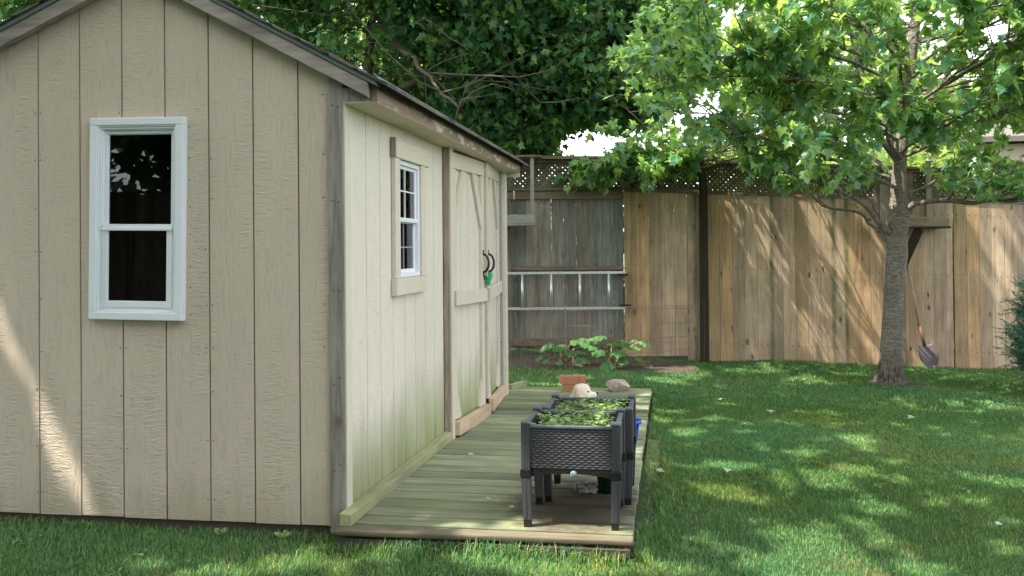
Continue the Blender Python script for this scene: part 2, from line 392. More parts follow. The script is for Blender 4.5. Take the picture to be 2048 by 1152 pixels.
soil_sheet('soil_ring', TREE[0]+.05, TREE[1], .27, .20, 'ring of bare dark soil around the young tree trunk', 5, .02)

# ------------------------------------------------------------------ shed
RX, RZ = -.92, 2.315; SL, SR_ = .435, .54                             # ridge and slopes of the rake's lower edge
def rakez(x): return RZ-(x-RX)*SR_ if x > RX else RZ-(RX-x)*SL
GY = 3.74
shed = thing('garden_shed', (0, 0, -.03), 'beige painted garden shed with vertical grooved siding and a green edged gable roof', 'shed')
ang = -.0155; WC = (-.935, 1.266); WW, WH = .437, .877                # gable window
def clipsiding(mb, x0, x1, y0, y1, holes, zb, zt):
    xs = sorted(set([x0, x1]+[h for ho in holes for h in ho[:2] if x0 < h < x1]))
    for a, c in zip(xs[:-1], xs[1:]):
        segs = [(zb, None)]
        for (h0, h1, z0, z1) in holes:
            if a >= h0-1e-6 and c <= h1+1e-6: segs = [(zb, z0), (z1, None)]
        for s0, s1 in segs:
            ta = zt(a) if s1 is None else s1; tc = zt(c) if s1 is None else s1
            mb.hexa([(a, y0, s0), (c, y0, s0), (c, y1, s0), (a, y1, s0), (a, y0, ta), (c, y0, tc), (c, y1, tc), (a, y1, ta)])
holesG = [(WC[0]-WW/2+.03, WC[0]+WW/2-.03, WC[1]-WH/2+.03, WC[1]+WH/2-.03)]
mb = MB()
x = -.205
edges = [-.06]+[-.205-.2032*k for k in range(9)]+[-1.98]
for a, c in zip(edges[1:], edges[:-1]):
    bot = -.034+(random.random()-.5)*.004 
    g = .0035 if c != -.06 else 0
    clipsiding(mb, a+.0035, c-g, 0, .012, holesG, bot, lambda q: rakez(q)+.02)
# nails in the gable siding
mb.cur = 1
for ex in (-.205-.2032*4, -.205-.2032*2, -.205-.2032*6, -.08):
    for k in range(9):
        z = .05+k*.21+random.random()*.05
        for s in (-1, 1):
            if random.random() < .75 and z < rakez(ex)-.05:
                xx = ex+s*.014+random.uniform(-.003, .003)
                if WC[0]-.23 < xx < WC[0]+.22 and WC[1]-.45 < z < WC[1]+.45: continue
                mb.lathe((xx, -.0012, z), [(.0032, 0), (.0026, -.0012), (.0001, -.0014)], 8, 1)
for z in np.linspace(.86, 1.66, 8): mb.lathe((-.700, -.0012, z+random.uniform(-.03, .03)), [(.0032, 0), (.0026, -.0012), (.0001, -.0014)], 8, 1)
for z in (.25, .6, 1.0, 1.35, 1.72): 
    for q in (-.045, -.02): mb.lathe((q, -.0235, z+random.uniform(-.05, .05)), [(.0035, .0005), (.003, -.0007), (.0001, -.001)], 8, 1)
mb.build('gable_siding', [m_sid, m_black], shed)

mb = MB(); clipsiding(mb, -1.97, -.01, .009, .03, holesG, -.02, lambda q: rakez(q)+.02); mb.build('gable_groove_backing', plain('groove_brown', (.16, .115, .065), .9), shed)
# side wall
holesS = [(.745, 1.15, .96, 1.585)]
def sidewall(mb, y0, y1, x0, x1, holes, zb, zt):
    ys = sorted(set([y0, y1]+[h for ho in holes for h in ho[:2] if y0 < h < y1]))
    for a, c in zip(ys[:-1], ys[1:]):
        segs = [(zb, zt)]
        for (h0, h1, z0, z1) in holes:
            if a >= h0-1e-6 and c <= h1+1e-6: segs = [(zb, z0), (z1, zt)]
        for s0, s1 in segs: mb.box((x0, a, s0), (x1, c, s1))
mb = MB(); e = [.012]+[.278-.2032+.2032*k for k in range(1, 8)]+[1.70]
e = [.012, .076]+[.278+.2032*k for k in range(7)]+[1.72]
e = [.012]+[.278+.2032*k for k in range(7)]+[1.72]
for a, c in zip(e[:-1], e[1:]): sidewall(mb, a+.0025, c-.0025, -.012, 0, holesS, .0, 1.745)
mb.build('side_siding', m_sidS, shed)
mb = MB(); sidewall(mb, .012, 1.72, -.035, -.009, holesS, -.02, 1.745); mb.build('side_groove_backing', m_dark, shed)
mb = MB(); mb.box((-1.98, .03, -.02), (-1.95, GY, 1.86)); mb.box((-1.95, GY-.03, -.02), (-.0, GY, 1.86)); mb.box((-.03, 3.62, -.02), (0, GY-.03, 1.745))
mb.prism([(-1.98, GY-.03, 1.86), (0, GY-.03, 1.86), (RX, GY-.03, RZ)], (0, .03, 0))
mb.build('rear_wall', m_sid, shed)
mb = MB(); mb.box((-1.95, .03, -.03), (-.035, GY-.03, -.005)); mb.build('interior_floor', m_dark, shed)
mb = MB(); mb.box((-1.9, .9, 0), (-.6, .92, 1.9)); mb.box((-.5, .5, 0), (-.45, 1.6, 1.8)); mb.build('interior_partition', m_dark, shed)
mb = MB(); mb.box((-1.96, .015, -.125), (-.07, .06, -.04)); mb.box((-.07, .0, -.125), (-.02, 1.7, -.03)); mb.build('skid', plain('dark_skid_wood', (.06, .045, .032), .9), shed)
# corner post
mb = MB(); mb.hexa([(-.066, -.022, -.06), (0, -.022, -.06), (0, .012, -.06), (-.066, .012, -.06), (-.066, -.022, rakez(-.066)+.01), (0, -.022, rakez(0)+.01), (0, .012, rakez(0)+.01), (-.066, .012, rakez(-.066)+.01)])
mb.build('corner_post', m_greywood, shed, bevel=.003)
mb = MB(); mb.box((.0008, -.016, -.02), (.007, .05, 1.742)); mb.build('corner_strip', m_trim, shed)
# rake boards
def rake(side, y0, y1, dz0, dz1, xe, mat, name, bev=.002):
    mb = MB(); xs = (RX, xe)
    P = []
    for y in (y0, y1):
        pass
    a, c = xs
    za, zc = rakez(a), rakez(c)
    P = [(a, y0, za+dz0), (c, y0, zc+dz0), (c, y1, zc+dz0), (a, y1, za+dz0), (a, y0, za+dz1), (c, y0, zc+dz1), (c, y1, zc+dz1), (a, y1, za+dz1)]
    mb.hexa(P); return mb.build(name, mat, shed, bevel=bev)
rake(1, -.062, -.024, 0, .062, .122, m_rake, 'rake_board')
rake(-1, -.062, -.024, 0, .062, -2.1, m_rake, 'rake_board')
rake(1, -.070, -.022, .064, .084, .165, m_drip, 'rake_drip_edge')
rake(-1, -.070, -.022, .064, .084, -2.14, m_drip, 'rake_drip_edge')
rake(1, -.076, -.040, .0845, .090, .172, m_drip, 'rake_drip_lip', 0)
mb = MB(); mb.box((-.002, -.02, 1.742), (.118, .0, 1.80)); mb.build('eave_return', m_greywood, shed)
mb = MB(); mb.box((.002, -.018, 1.735), (.15, GY, 1.743)); mb.build('soffit', m_soffit, shed)
# fascia of uneven old wood
mb = MB(); mb.box((.124, -.02, 1.737), (.152, 1.9, 1.815)); mb.box((.124, 1.903, 1.737), (.153, GY+.02, 1.815)); fa = mb.build('fascia_board', None, shed, bevel=.002)
mfa, t, b = newmat('peeling_fascia')
g1 = noise(t, coords(t, (1, .12, 1)), 40, 5, .7, 1.); pk = noise(t, coords(t, (1, .3, 1)), 14, 5, .7, .6)
c = mix(t, g1, (.14, .09, .065), (.38, .28, .21)); c = mix(t, ramp(t, pk, [(.52, 0.), (.58, .9)]).outputs[0], c, (.60, .53, .42))
L(t, c, b.inputs['Base Color']); b.inputs['Roughness'].default_value = .85; bump(t, pk, b, .6, .01)
fa.data.materials.append(mfa)
mb = MB(); mb.box((.1535, -.06, 1.808), (.166, GY+.04, 1.838)); mb.prism([(.1665, -.06, 1.810), (.176, -.06, 1.806), (.176, -.06, 1.811), (.1665, -.06, 1.832)], (0, GY+.10, 0)); mb.build('eave_drip_edge', m_drip, shed)
# roof: shingle courses
def roofpt(x, y, dz=0): return (x, y, rakez(x)+.086+dz)
mb = MB()
for side, xe in ((1, .19), (-1, -2.16)):
    n = 9; sg = 1 if side > 0 else -1
    for i in range(n):
        t0, t1 = i/n, (i+1)/n+.02
        xa, xb = RX+(xe-RX)*t0, RX+(xe-RX)*t1
        y = -.082
        while y < GY+.08:
            w = .11+.05*random.random(); y1 = min(y+w, GY+.09); dz = random.random()*.004
            lift = .012+random.random()*.006
            P = [(xa, y, rakez(xa)+.087), (xb, y, rakez(xb)+.087), (xb, y1, rakez(xb)+.087), (xa, y1, rakez(xa)+.087),
                 (xa, y, rakez(xa)+.091), (xb, y, rakez(xb)+.087+lift), (xb, y1, rakez(xb)+.087+lift+dz), (xa, y1, rakez(xa)+.091)]
            mb.hexa(P if sg > 0 else [P[k] for k in (1, 0, 3, 2, 5, 4, 7, 6)]); y = y1+.003
msh, t, b = newmat('asphalt_shingles'); r_ = ramp(t, island(t), [(0, (.045, .04, .036)), (.6, (.10, .09, .078)), (1, (.16, .14, .115))])
L(t, mix(t, .5, r_.outputs[0], noise(t, coords(t), 300, 2), 'OVERLAY'), b.inputs['Base Color']); b.inputs['Roughness'].default_value = .95
mb.build('shingles', msh, shed)
mb = MB(); 
for xa, xb in ((RX, .17), (-2.12, RX)): mb.hexa([(xa, -.02, rakez(xa)+.06), (xb, -.02, rakez(xb)+.06), (xb, GY+.04, rakez(xb)+.06), (xa, GY+.04, rakez(xa)+.06), (xa, -.02, rakez(xa)+.083), (xb, -.02, rakez(xb)+.083), (xb, GY+.04, rakez(xb)+.083), (xa, GY+.04, rakez(xa)+.083)])
mb.build('roof_sheathing', m_dark, shed)
mb = MB(); mb.box((-1.98, GY, 1.7), (.15, GY+.02, 1.76)); mb.build('rear_trim', m_trim, shed)
# gable window (part of the shed), sits slightly askew
def frame_mb(mb, x0, x1, z0, z1, w, y0, y1):
    mb.box((x0, y0, z0), (x1, y1, z0+w)); mb.box((x0, y0, z1-w), (x1, y1, z1)); mb.box((x0, y0, z0+w), (x0+w, y1, z1-w)); mb.box((x1-w, y0, z0+w), (x1, y1, z1-w)); return mb
win = bpy.data.objects.new('window', None); COL.objects.link(win); win.parent = shed; win.location = (WC[0], 0, WC[1]+.03); 
def wpart(mb, name, mat, bevel=.0015):
    o = np_mesh(name, mb.v, mb.f, mat, None); o.parent = win
    if bevel: md = o.modifiers.new('bevel', 'BEVEL'); md.width = bevel; md.segments = 2
    return o
a, c = WW/2, WH/2
mb = frame_mb(MB(), -a, a, -c, c, .033, -.038, .02); wpart(mb, 'window_frame', m_white, .003)
mb = frame_mb(MB(), -a+.033, a-.033, -c+.033, c-.033, .006, -.032, .02); frame_mb(mb, -a+.039, a-.039, -c+.039, c-.039, .009, -.026, .02)
frame_mb(mb, -a+.048, a-.048, -c+.048, c-.048, .005, -.020, .02); wpart(mb, 'frame_stops', m_white, .001)
ia, ic = a-.053, c-.053
zm = -.035
mb = MB(); frame_mb(mb, -ia, ia, zm-.013, ic, .014, -.010, .015); frame_mb(mb, -ia+.014, ia-.014, zm-.013+.014, ic-.014, .004, -.004, .014); wpart(mb, 'upper_sash', m_white, .001)
mb = MB(); frame_mb(mb, -ia, ia, -ic, zm+.012, .024, -.024, -.0102); frame_mb(mb, -ia+.024, ia-.024, -ic+.024, zm+.012-.024, .005, -.019, -.0102); mb.box((-ia, -.031, zm-.016), (ia, -.0245, zm-.004)); wpart(mb, 'lower_sash', m_white, .001)
mb = MB(); mb.box((-ia+.012, .002, zm-.005), (ia-.012, .005, ic-.01)); wpart(mb, 'upper_pane', m_glass, 0)
mb = MB(); mb.box((-ia+.022, -.016, -ic+.022), (ia-.022, -.013, zm-.01)); wpart(mb, 'lower_pane', m_glass, 0)
for q in (-ia+.005, ia-.012): mb = MB(); mb.box((q, -.0315, -.235), (q+.007, -.0245, -.228)); wpart(mb, 'sash_latch', m_white, 0)
win.rotation_euler = (0, -ang, 0)
# side window
sw = bpy.data.objects.new('window', None); COL.objects.link(sw); sw.parent = shed; sw.location = (0, 0, .03)
def spart(mb, name, mat, bevel=.0015):
    o = np_mesh(name, mb.v, mb.f, mat, None); o.parent = sw
    if bevel: md = o.modifiers.new('bevel', 'BEVEL'); md.width = bevel; md.segments = 1
    return o
mb = MB(); mb.box((.002, .66, 1.575), (.030, 1.30, 1.665)); mb.box((.002, .662, .98), (.024, .745, 1.574)); mb.box((.002, 1.15, .98), (.024, 1.235, 1.574)); spart(mb, 'window_casing', m_trim)
mb = MB(); mb.box((.002, .648, .895), (.030, 1.24, .979)); spart(mb, 'window_apron', m_trim)
mb = MB(); mb.box((.002, .645, 1.58), (.030, .6595, 1.672)); spart(mb, 'casing_end', m_brownjamb)
def yframe(mb, y0, y1, z0, z1, w, x0, x1):
    mb.box((x0, y0, z0), (x1, y1, z0+w)); mb.box((x0, y0, z1-w), (x1, y1, z1)); mb.box((x0, y0, z0+w), (x1, y0+w, z1-w)); mb.box((x0, y1-w, z0+w), (x1, y1, z1-w)); return mb
mb = yframe(MB(), .747, 1.148, .981, 1.573, .022, -.03, .012); spart(mb, 'window_frame', m_whiteS)
mb = yframe(MB(), .769, 1.126, 1.265, 1.551, .018, -.022, -.002); yframe(mb, .769, 1.126, 1.003, 1.275, .018, -.03, -.0095); mb.box((-.002, .769, 1.262), (.008, 1.126, 1.284)); spart(mb, 'sash', m_whiteS)
for q in (((-.0088, .925, 1.283), (-.0035, .932, 1.535)), ((-.0088, .787, 1.418), (-.0040, 1.108, 1.425))): mb = MB(); mb.box(*q); spart(mb, 'muntin', m_whiteS, 0)
m_dim = plain('screened_muntin', (.26, .29, .33), .6, 0, 6, .03, 0)
for q in (((-.0175, .925, 1.02), (-.0135, .932, 1.262)), ((-.0175, .787, 1.13), (-.0140, 1.108, 1.137))): mb = MB(); mb.box(*q); spart(mb, 'muntin', m_dim, 0)
mb = MB(); mb.box((-.012, .785, 1.28), (-.009, 1.11, 1.535)); spart(mb, 'upper_pane', m_glassS, 0)
mb = MB(); mb.box((-.021, .785, 1.02), (-.018, 1.11, 1.26)); spart(mb, 'lower_pane', m_glass2, 0)
# sill trim on deck
mb = MB(); mb.hexa([(.001, -.10, -.004), (.052, -.10, -.004), (.052, 1.70, -.022), (.001, 1.70, -.022), (.001, -.10, .048), (.052, -.10, .044), (.052, 1.70, .030), (.001, 1.70, .034)])
mb.build('base_sill', m_sill, shed, bevel=.004)
# door jambs
mb = MB(); mb.box((.001, 1.722, -.02), (.040, 1.785, 1.735)); mb.build('door_jamb', m_brownjamb, shed, bevel=.002)
mb = MB(); mb.box((.0405, 1.728, -.028), (.050, 1.80, 1.735)); mb.build('jamb_trim', m_trim, shed)
mb = MB(); mb.box((-.03, 3.60, -.05), (.030, 3.69, 1.735)); mb.build('door_jamb', m_trim, shed)
mb = MB(); mb.box((-.002, 3.594, -.05), (.032, 3.599, 1.73)); mb2 = mb; mb.cur = 1
for z in np.arange(.0, 1.7, .125):
    mb2.lathe((.012+random.uniform(-.003, .003), 3.5935, z), [(.004, 0), (.003, -.001), (.0001, -.001)], 8, 1)
mb.build('hinge_strip', [m_metal, m_black], shed)
mb = MB(); mb.box((.0305, 3.592, -.052), (.052, 3.70, 1.735)); mb.build('jamb_trim', m_trim, shed)
# doors
def door(hy, ty, hx, tx, zt0, zt1, zb0, zb1, flip, label=None):
    """leaf between hinge (hx,hy) and tip (tx,ty); local frame s across, n outward"""
    h = np.array([hx, hy, 0.]); tp = np.array([tx, ty, 0.]); w = np.linalg.norm(tp-h); s = (tp-h)/w
    n = np.array([s[1], -s[0], 0]); n = n if n[0] > 0 else -n
    d = bpy.data.objects.new('door', None); COL.objects.link(d); d.parent = shed; d.location = (hx, hy, .03)
    def Pz(f): return zt0+(zt1-zt0)*f
    def Bz(f): return zb0+(zb1-zb0)*f
    def q(f, z, k): return h+s*w*f+n*k+np.array([0, 0, z])
    def slab(mb, f0, f1, z00, z01, z10, z11, k0, k1):                 # z at f0 (bottom, top), at f1
        mb.hexa([q(f0, z00, k1), q(f1, z10, k1), q(f1, z10, k0), q(f0, z00, k0), q(f0, z01, k1), q(f1, z11, k1), q(f1, z11, k0), q(f0, z01, k0)])
    mb = MB(); e = [0]+[(.06+.2032*k)/w for k in range(1, 5) if (.06+.2032*k) < w-.03]+[1]
    for a, c in zip(e[:-1], e[1:]): slab(mb, a+.003, c-.003, Bz(a)+.05, Pz(a), Bz(c)+.05, Pz(c), -.012, 0)
    mb.build('door_panel', m_sidS, d)
    mb = MB(); slab(mb, .002, .998, Bz(0)+.05, Pz(0)-.003, Bz(1)+.05, Pz(1)-.003, -.02, -.009); mb.build('door_backing', m_dark, d)
    fw = .09/w
    mb = MB(); slab(mb, 0, fw, Bz(0)+.09, Pz(0)-.10, Bz(fw)+.09, Pz(fw)-.10, .001, .02); mb.build('stile', m_trim, d, bevel=.0015)
    mb = MB(); slab(mb, 1-fw, 1, Bz(1-fw)+.09, Pz(1-fw)-.10, Bz(1)+.09, Pz(1)-.10, .001, .02); mb.build('stile', m_trim, d, bevel=.0015)
    mb = MB(); slab(mb, 0, 1, Pz(0)-.098, Pz(0), Pz(1)-.098, Pz(1), .001, .021); mb.build('top_rail', m_trim, d, bevel=.0015)
    mb = MB(); slab(mb, .0, 1., .775, .865, .755, .845, .0205, .040); mb.build('middle_rail', m_trim, d, bevel=.0015)
    # sloping corner pieces under the top rail
    for sg in (0, 1):
        mb = MB(); A = .30; fo = lambda f: f if sg == 0 else 1-f
        pts = [(fw, -.10), (fw+.05, -.10), (fw+.30, -.10), (fw+.02, -.47), (fw, -.47)]
        pts = [(fw, -.33), (fw, -.47), (.40, -.10), (.27, -.10)]
        poly = [q(fo(f), Pz(fo(f))+z, .001) for f, z in pts]
        mb.prism(poly, n*.019); mb.build('corner_brace', m_trim, d, bevel=.001)
    for sg in (0, 1):
        mb = MB(); fo = lambda f: f if sg == 0 else 1-f
        pts = [(fw, .04), (fw+.10, .04), (fw, .22)]
        mb.prism([q(fo(f), Bz(fo(f))+z+.05, .001) for f, z in pts], n*.019); mb.build('bottom_gusset', m_trim, d)
    mb = MB(); slab(mb, -.01, 1.0, Bz(0), Bz(0)+.085, Bz(1), Bz(1)+.092, .0205, .058); mb.build('kick_board', m_freshwood, d, bevel=.003)
    # handle: curved iron pull
    fh = 1-.05/w; mb = MB(); pts = []
    for i in range(13):
        a = math.pi*i/12; pts.append(q(fh, 1.02+.062*math.cos(a), .022+.038*math.sin(a)))
    mb.tube(pts, .0085, 8)
    for z in (1.095, .945): mb.prism([q(fh-.013, z-.018, .0205), q(fh+.013, z-.018, .0205), q(fh+.013, z+.018, .0205), q(fh-.013, z+.018, .0205)], n*.004)
    mb.build('door_handle', m_black, d, smooth=False)
    return d
door(1.812, 2.685, .022, .045, 1.715, 1.728, -.012, -.055, 0)
door(3.585, 2.700, -.012, .062, 1.745, 1.730, -.050, -.022, 1)
mb = MB(); mb.box((.047, 2.65, .90), (.068, 2.70, .93)); mb.tube([(.075, 2.67, .93), (.085, 2.67, .90), (.075, 2.67, .875)], .004, 6); mb.build('hasp', m_black, shed)

# screwdriver hanging in the hasp
hp = np.array([.10, 2.655, 0]); scr = thing('screwdriver', (.095, 2.66, .72), 'screwdriver with a bright green handle stuck through the door hasp', 'screwdriver')
mb = MB(); A = np.array([.118, 2.66, .955]); B = np.array([.088, 2.66, .865])
mb.tube([A, A*.8+B*.2, A*.5+B*.5, A*.15+B*.85, B], [.012, .016, .014, .016, .009], 10); mb.build('handle', plain('green_plastic', (.0, .42, .16), .3, 0, 20, .05, 0), scr, True)
mb = MB(); mb.tube([B, (.078, 2.655, .80), (.066, 2.65, .735)], [.0035, .0035, .003], 6); mb.build('shaft', m_metal, scr)

# ------------------------------------------------------------------ deck
deck = thing('wooden_deck', (.6, 1.9, -.12), 'low mossy wooden deck of cross boards along the side of the shed', 'deck')
mb = MB(); y = -.055; DX1 = 1.185
while y < 4.12:
    w = .126+random.uniform(-.002, .002); y1 = y+w
    j = random.uniform(-.005, .005); sk_ = random.uniform(-.003, .003)
    mb.hexa([(.0, y, deckz(y)-.03), (DX1+j, y+sk_, deckz(y)-.03), (DX1+j, y1+sk_, deckz(y1)-.03), (.0, y1, deckz(y1)-.03),
             (.0, y, deckz(y)), (DX1+j, y+sk_, deckz(y)+random.uniform(-.001, .0015)), (DX1+j, y1+sk_, deckz(y1)+random.uniform(-.001, .0015)), (.0, y1, deckz(y1))])
    y = y1+.014
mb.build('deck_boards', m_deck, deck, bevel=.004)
mb = MB(); mb.hexa([(.005, -.05, -.03), (1.17, -.05, -.03), (1.17, 4.1, -.085), (.005, 4.1, -.085), (.005, -.05, -.0050), (1.17, -.05, -.0050), (1.17, 4.1, deckz(4.1)-.0045), (.005, 4.1, deckz(4.1)-.0045)]); mb.build('board_gaps', plain('gap_shade_and_debris', (.014, .013, .008), .95, 0, 60, .4, .3), deck)  # dark sheet colours the gaps for their deep shade as well as dirt
mb = MB(); mb.hexa([(-.0, -.148, -.030), (1.193, -.12, -.030), (1.193, -.064, -.030), (-.0, -.064, -.030), (-.0, -.150, -.005), (1.193, -.122, -.005), (1.193, -.064, -.002), (0, -.064, -.002)]); mb.build('front_edge_board', m_deckedge, deck, bevel=.008)
mb = MB(); mb.box((0, -.14, -.14), (1.18, -.10, -.04)); mb.box((1.13, -.09, -.16), (1.17, 4.1, -.088)); mb.box((.02, 4.06, -.2), (1.17, 4.1, -.09)); mb.build('deck_joist', plain('dark_joist', (.035, .028, .02), .9), deck)
# mossy strip beside deck
ms = MB(); y = .15
P = []
for k in range(1):
    y0, y1 = .22, 2.35
    ms.hexa([(1.190, y0, -.2), (1.275, y0, -.2), (1.290, y1, -.2), (1.190, y1, -.2), (1.190, y0, -.104), (1.260, y0, -.112), (1.275, y1, -.120), (1.190, y1, -.112)])
m_moss, t, b = newmat('moss_on_concrete'); a1 = noise(t, coords(t), 9, 6, .7); a2 = noise(t, coords(t), 120, 3)
L(t, mix(t, ramp(t, a1, [(.28, 0.), (.5, 1.)]).outputs[0], mix(t, a2, (.17, .14, .095), (.26, .22, .15)), mix(t, a2, (.06, .10, .022), (.13, .18, .05))), b.inputs['Base Color']); b.inputs['Roughness'].default_value = .95; bump(t, a2, b, .8, .006)
tag(ms.build('edging_slab', m_moss, bevel=.006), 'mossy green edging strip in the grass beside the deck', 'edging')

# ------------------------------------------------------------------ back fence
def ftop(u): return 1.745-.041*max(0, u-1.2)
def fprism(mb, u0, u1, z00, z01, z10, z11, w0, w1):
    mb.hexa([FP(u0, w0, z00), FP(u1, w0, z10), FP(u1, w1, z10), FP(u0, w1, z00), FP(u0, w0, z01), FP(u1, w0, z11), FP(u1, w1, z11), FP(u0, w1, z01)])
def lattice(mb, u0, u1, zb, zt, w, pitch=.060, sw=.031):
    """two crossed layers of slats between the lines zb(u) and zt(u)"""
    H = zt(u0)-zb(u0); hw = sw*.7071
    for lay, sg in ((0, 1), (1, -1)):
        u = u0-H
        while u < u1+H:
            a, c = (u, u+H) if sg > 0 else (u+H, u)                   # bottom u, top u
            f0, f1 = 0., 1.
            # clip to u0..u1
            def cl(f): return a+(c-a)*f
            if sg > 0:
                f0 = max(0, (u0-a)/(c-a)); f1 = min(1, (u1-a)/(c-a))
            else:
                f0 = max(0, (a-u1)/(a-c)); f1 = min(1, (a-u0)/(a-c))
            if f1-f0 > .05:
                ua, ub = cl(f0), cl(f1); za = zb(ua)+H*f0; zc = zb(ub)+H*f1; ww = w+lay*.008
                q = hw if 1 else 0
                P = [FP(ua-q, ww, za), FP(ua+q, ww, za), FP(ub+q, ww, zc), FP(ub-q, ww, zc)]
                mb.prism(P, FP(0, .007, 0)-FP(0, 0, 0))
            u += pitch
fence = thing('weathered_fence', FP(.6, 0, -.12), 'grey weathered fence bay with open gaps between boards and lattice top, beside the shed', 'fence')
mb = MB(); u = -.95; k = 0
while u < 1.24:
    w = .137+random.uniform(-.003, .003)
    u1 = min(u+w, 1.25); mb.hexa([FP(u, .03, .0+random.uniform(-.02, .02)), FP(u1, .03, .0), FP(u1, .05, .0), FP(u, .05, 0), FP(u+.002, .03, 1.77), FP(u1+.002, .03, 1.77), FP(u1+.002, .05, 1.77), FP(u+.002, .05, 1.77)])
    u = u1+random.uniform(.001, .005)
mb.build('board_panel', m_greyb, fence)
for q in ((-.95, .026, 1.665, 1.755, 1.665, 1.755, -.01, .028), (.03, 1.255, 1.67, 1.757, 1.662, 1.752, -.012, .028), (-.02, 1.25, .87, .915, .87, .915, -.01, .028), (-.02, 1.255, .02, .105, .03, .115, -.012, .028)): mb = MB(); fprism(mb, *q); mb.build('rail', m_rail, fence, bevel=.003)
for q in ((-.95, 2.12, 1.772, 1.80, 1.752, 1.78, -.03, .05), (-.95, 2.12, 2.085, 2.115, 2.06, 2.09, -.03, .05)): mb = MB(); fprism(mb, *q); mb.build('lattice_rail', m_rail, fence)
mb = MB(); fprism(mb, -.95, 2.2, 2.125, 2.150, 2.09, 2.115, -.09, .10); fprism(mb, -.95, 2.2, 2.1505, 2.162, 2.1155, 2.127, -.075, .085); mb.build('cap_board', m_rail, fence, bevel=.003)
mb = MB(); lattice(mb, -.9, 2.1, lambda u: 1.80-.0065*(u+.9), lambda u: 2.085-.0065*(u+.9), .005); mb.build('lattice', m_lattice, fence)
for q in ((-.16, -.03, -.2, 2.08, -.2, 2.08, .052, .13), (-.075, -.02, -.2, 1.66, -.2, 1.66, -.03, -.013)): mb = MB(); fprism(mb, *q); mb.build('post', m_greyb, fence)
# tan fence
fence2 = thing('board_fence', FP(3.5, 0, -.2), 'tan cedar board fence with lattice top running behind the young tree', 'fence')
def tanboards(name, u0, u1, mat=m_tan):
    mb = MB(); u = u0
    while u < u1-.02:
        w = min(.1385+random.uniform(-.0015, .0015), u1-u)
        zb = float(-.155-.034*max(0, u-1.2)) if u > 1.9 else -.10
        zt = ftop(u); j = random.uniform(-.003, .003); dw = random.uniform(-.0012, .0012)
        mb.hexa([FP(u, -.02+dw, zb), FP(u+w, -.02+dw, zb), FP(u+w, .0, zb), FP(u, .0, zb), FP(u+j, -.02+dw, zt), FP(u+w+j, -.02+dw, zt), FP(u+w+j, 0, zt), FP(u+j, 0, zt)])
        u += w+random.uniform(.0015, .0035)
    mb.cur = 1
    for r in (1.60, .93, .08):
        q = u0+.035
        while q < min(u1, 7.2):
            mb.lathe(FP(q, -.0235, r-.041*(q-1.2)+random.uniform(-.008, .008)), [(.0060, 0), (.0055, -.001), (.0001, -.001)], 6, 1); q += .07
    return mb.build(name, [mat, m_black], fence2)
for (px, x0_) in ((1391, .022), (1668, .03), (1694, .028), (1545, .018)):
    p_ = at(px, 550, 10.48); t = m_tan.node_tree; b = t.nodes['Principled BSDF']; src = b.inputs['Base Color'].links[0].from_socket
    g = t.nodes.new('ShaderNodeNewGeometry'); sx = t.nodes.new('ShaderNodeSeparateXYZ'); L(t, g.outputs['Position'], sx.inputs[0])
    wv = noise(t, g.outputs['Position'], 3.5, 5, .7)
    dx = math_(t, 'ABSOLUTE', math_(t, 'ADD', math_(t, 'SUBTRACT', sx.outputs[0], float(p_[0])), math_(t, 'MULTIPLY', math_(t, 'SUBTRACT', wv, .5), .05)))
    am = math_(t, 'MULTIPLY', ramp(t, math_(t, 'DIVIDE', dx, x0_*1.6), [(.2, 1.), (1., 0.)]).outputs[0], ramp(t, wv, [(.35, .15), (.6, .9)]).outputs[0])
    L(t, mix(t, am, src, (.085, .11, .03)), b.inputs['Base Color'])
tanboards('board_panel', 1.258, 2.10); tanboards('board_panel', 2.185, 4.93); tanboards('board_panel', 4.95, 9.4)
mb = MB(); fprism(mb, 2.095, 2.180, -.2, 2.12, -.2, 2.12, -.10, -.022); mb.build('post', m_post, fence2, bevel=.004)
for uu in (4.05, 4.42, 6.3, 8.2):
    mb = MB(); fprism(mb, uu, uu+.07, ftop(uu)-.15, ftop(uu)+.33, ftop(uu)-.15, ftop(uu)+.33, -.035, -.021); mb.build('post', m_rail, fence2)
for q in ((1.258, 2.09, ftop(1.26)+.003, ftop(1.26)+.035, ftop(2.1)+.003, ftop(2.1)+.035, -.032, .03), (2.185, 9.4, ftop(2.2)+.003, ftop(2.2)+.035, ftop(9.4)+.003, ftop(9.4)+.035, -.03, .03), (2.185, 9.4, ftop(2.2)+.32, ftop(2.2)+.35, ftop(9.4)+.32, ftop(9.4)+.35, -.03, .03)): mb = MB(); fprism(mb, *q); mb.build('rail', m_rail, fence2)
mb = MB(); fprism(mb, 2.205, 9.4, ftop(2.2)+.352, ftop(2.2)+.38, ftop(9.4)+.352, ftop(9.4)+.38, -.08, .08); mb.build('cap_board', m_rail, fence2, bevel=.003)
mb = MB(); lattice(mb, 2.19, 9.3, lambda u: ftop(u)+.035, lambda u: ftop(u)+.32, .005); mb.build('lattice', m_lattice, fence2)
# right and rear fences closing the yard
rearf = thing('rear_fence', (0, -8, -.2), 'dark board fence closing the yard behind the viewpoint', 'fence')
mb = MB(); x = -9.
while x < 8.0: mb.box((x, -8.02, -.3), (x+.14, -8.0, 1.9)); x += .144
mb.build('board_panel', m_greyb, rearf); mb = MB(); mb.box((-9, -8.04, 1.91), (8, -7.96, 1.94)); mb.build('rail', m_rail, rearf)

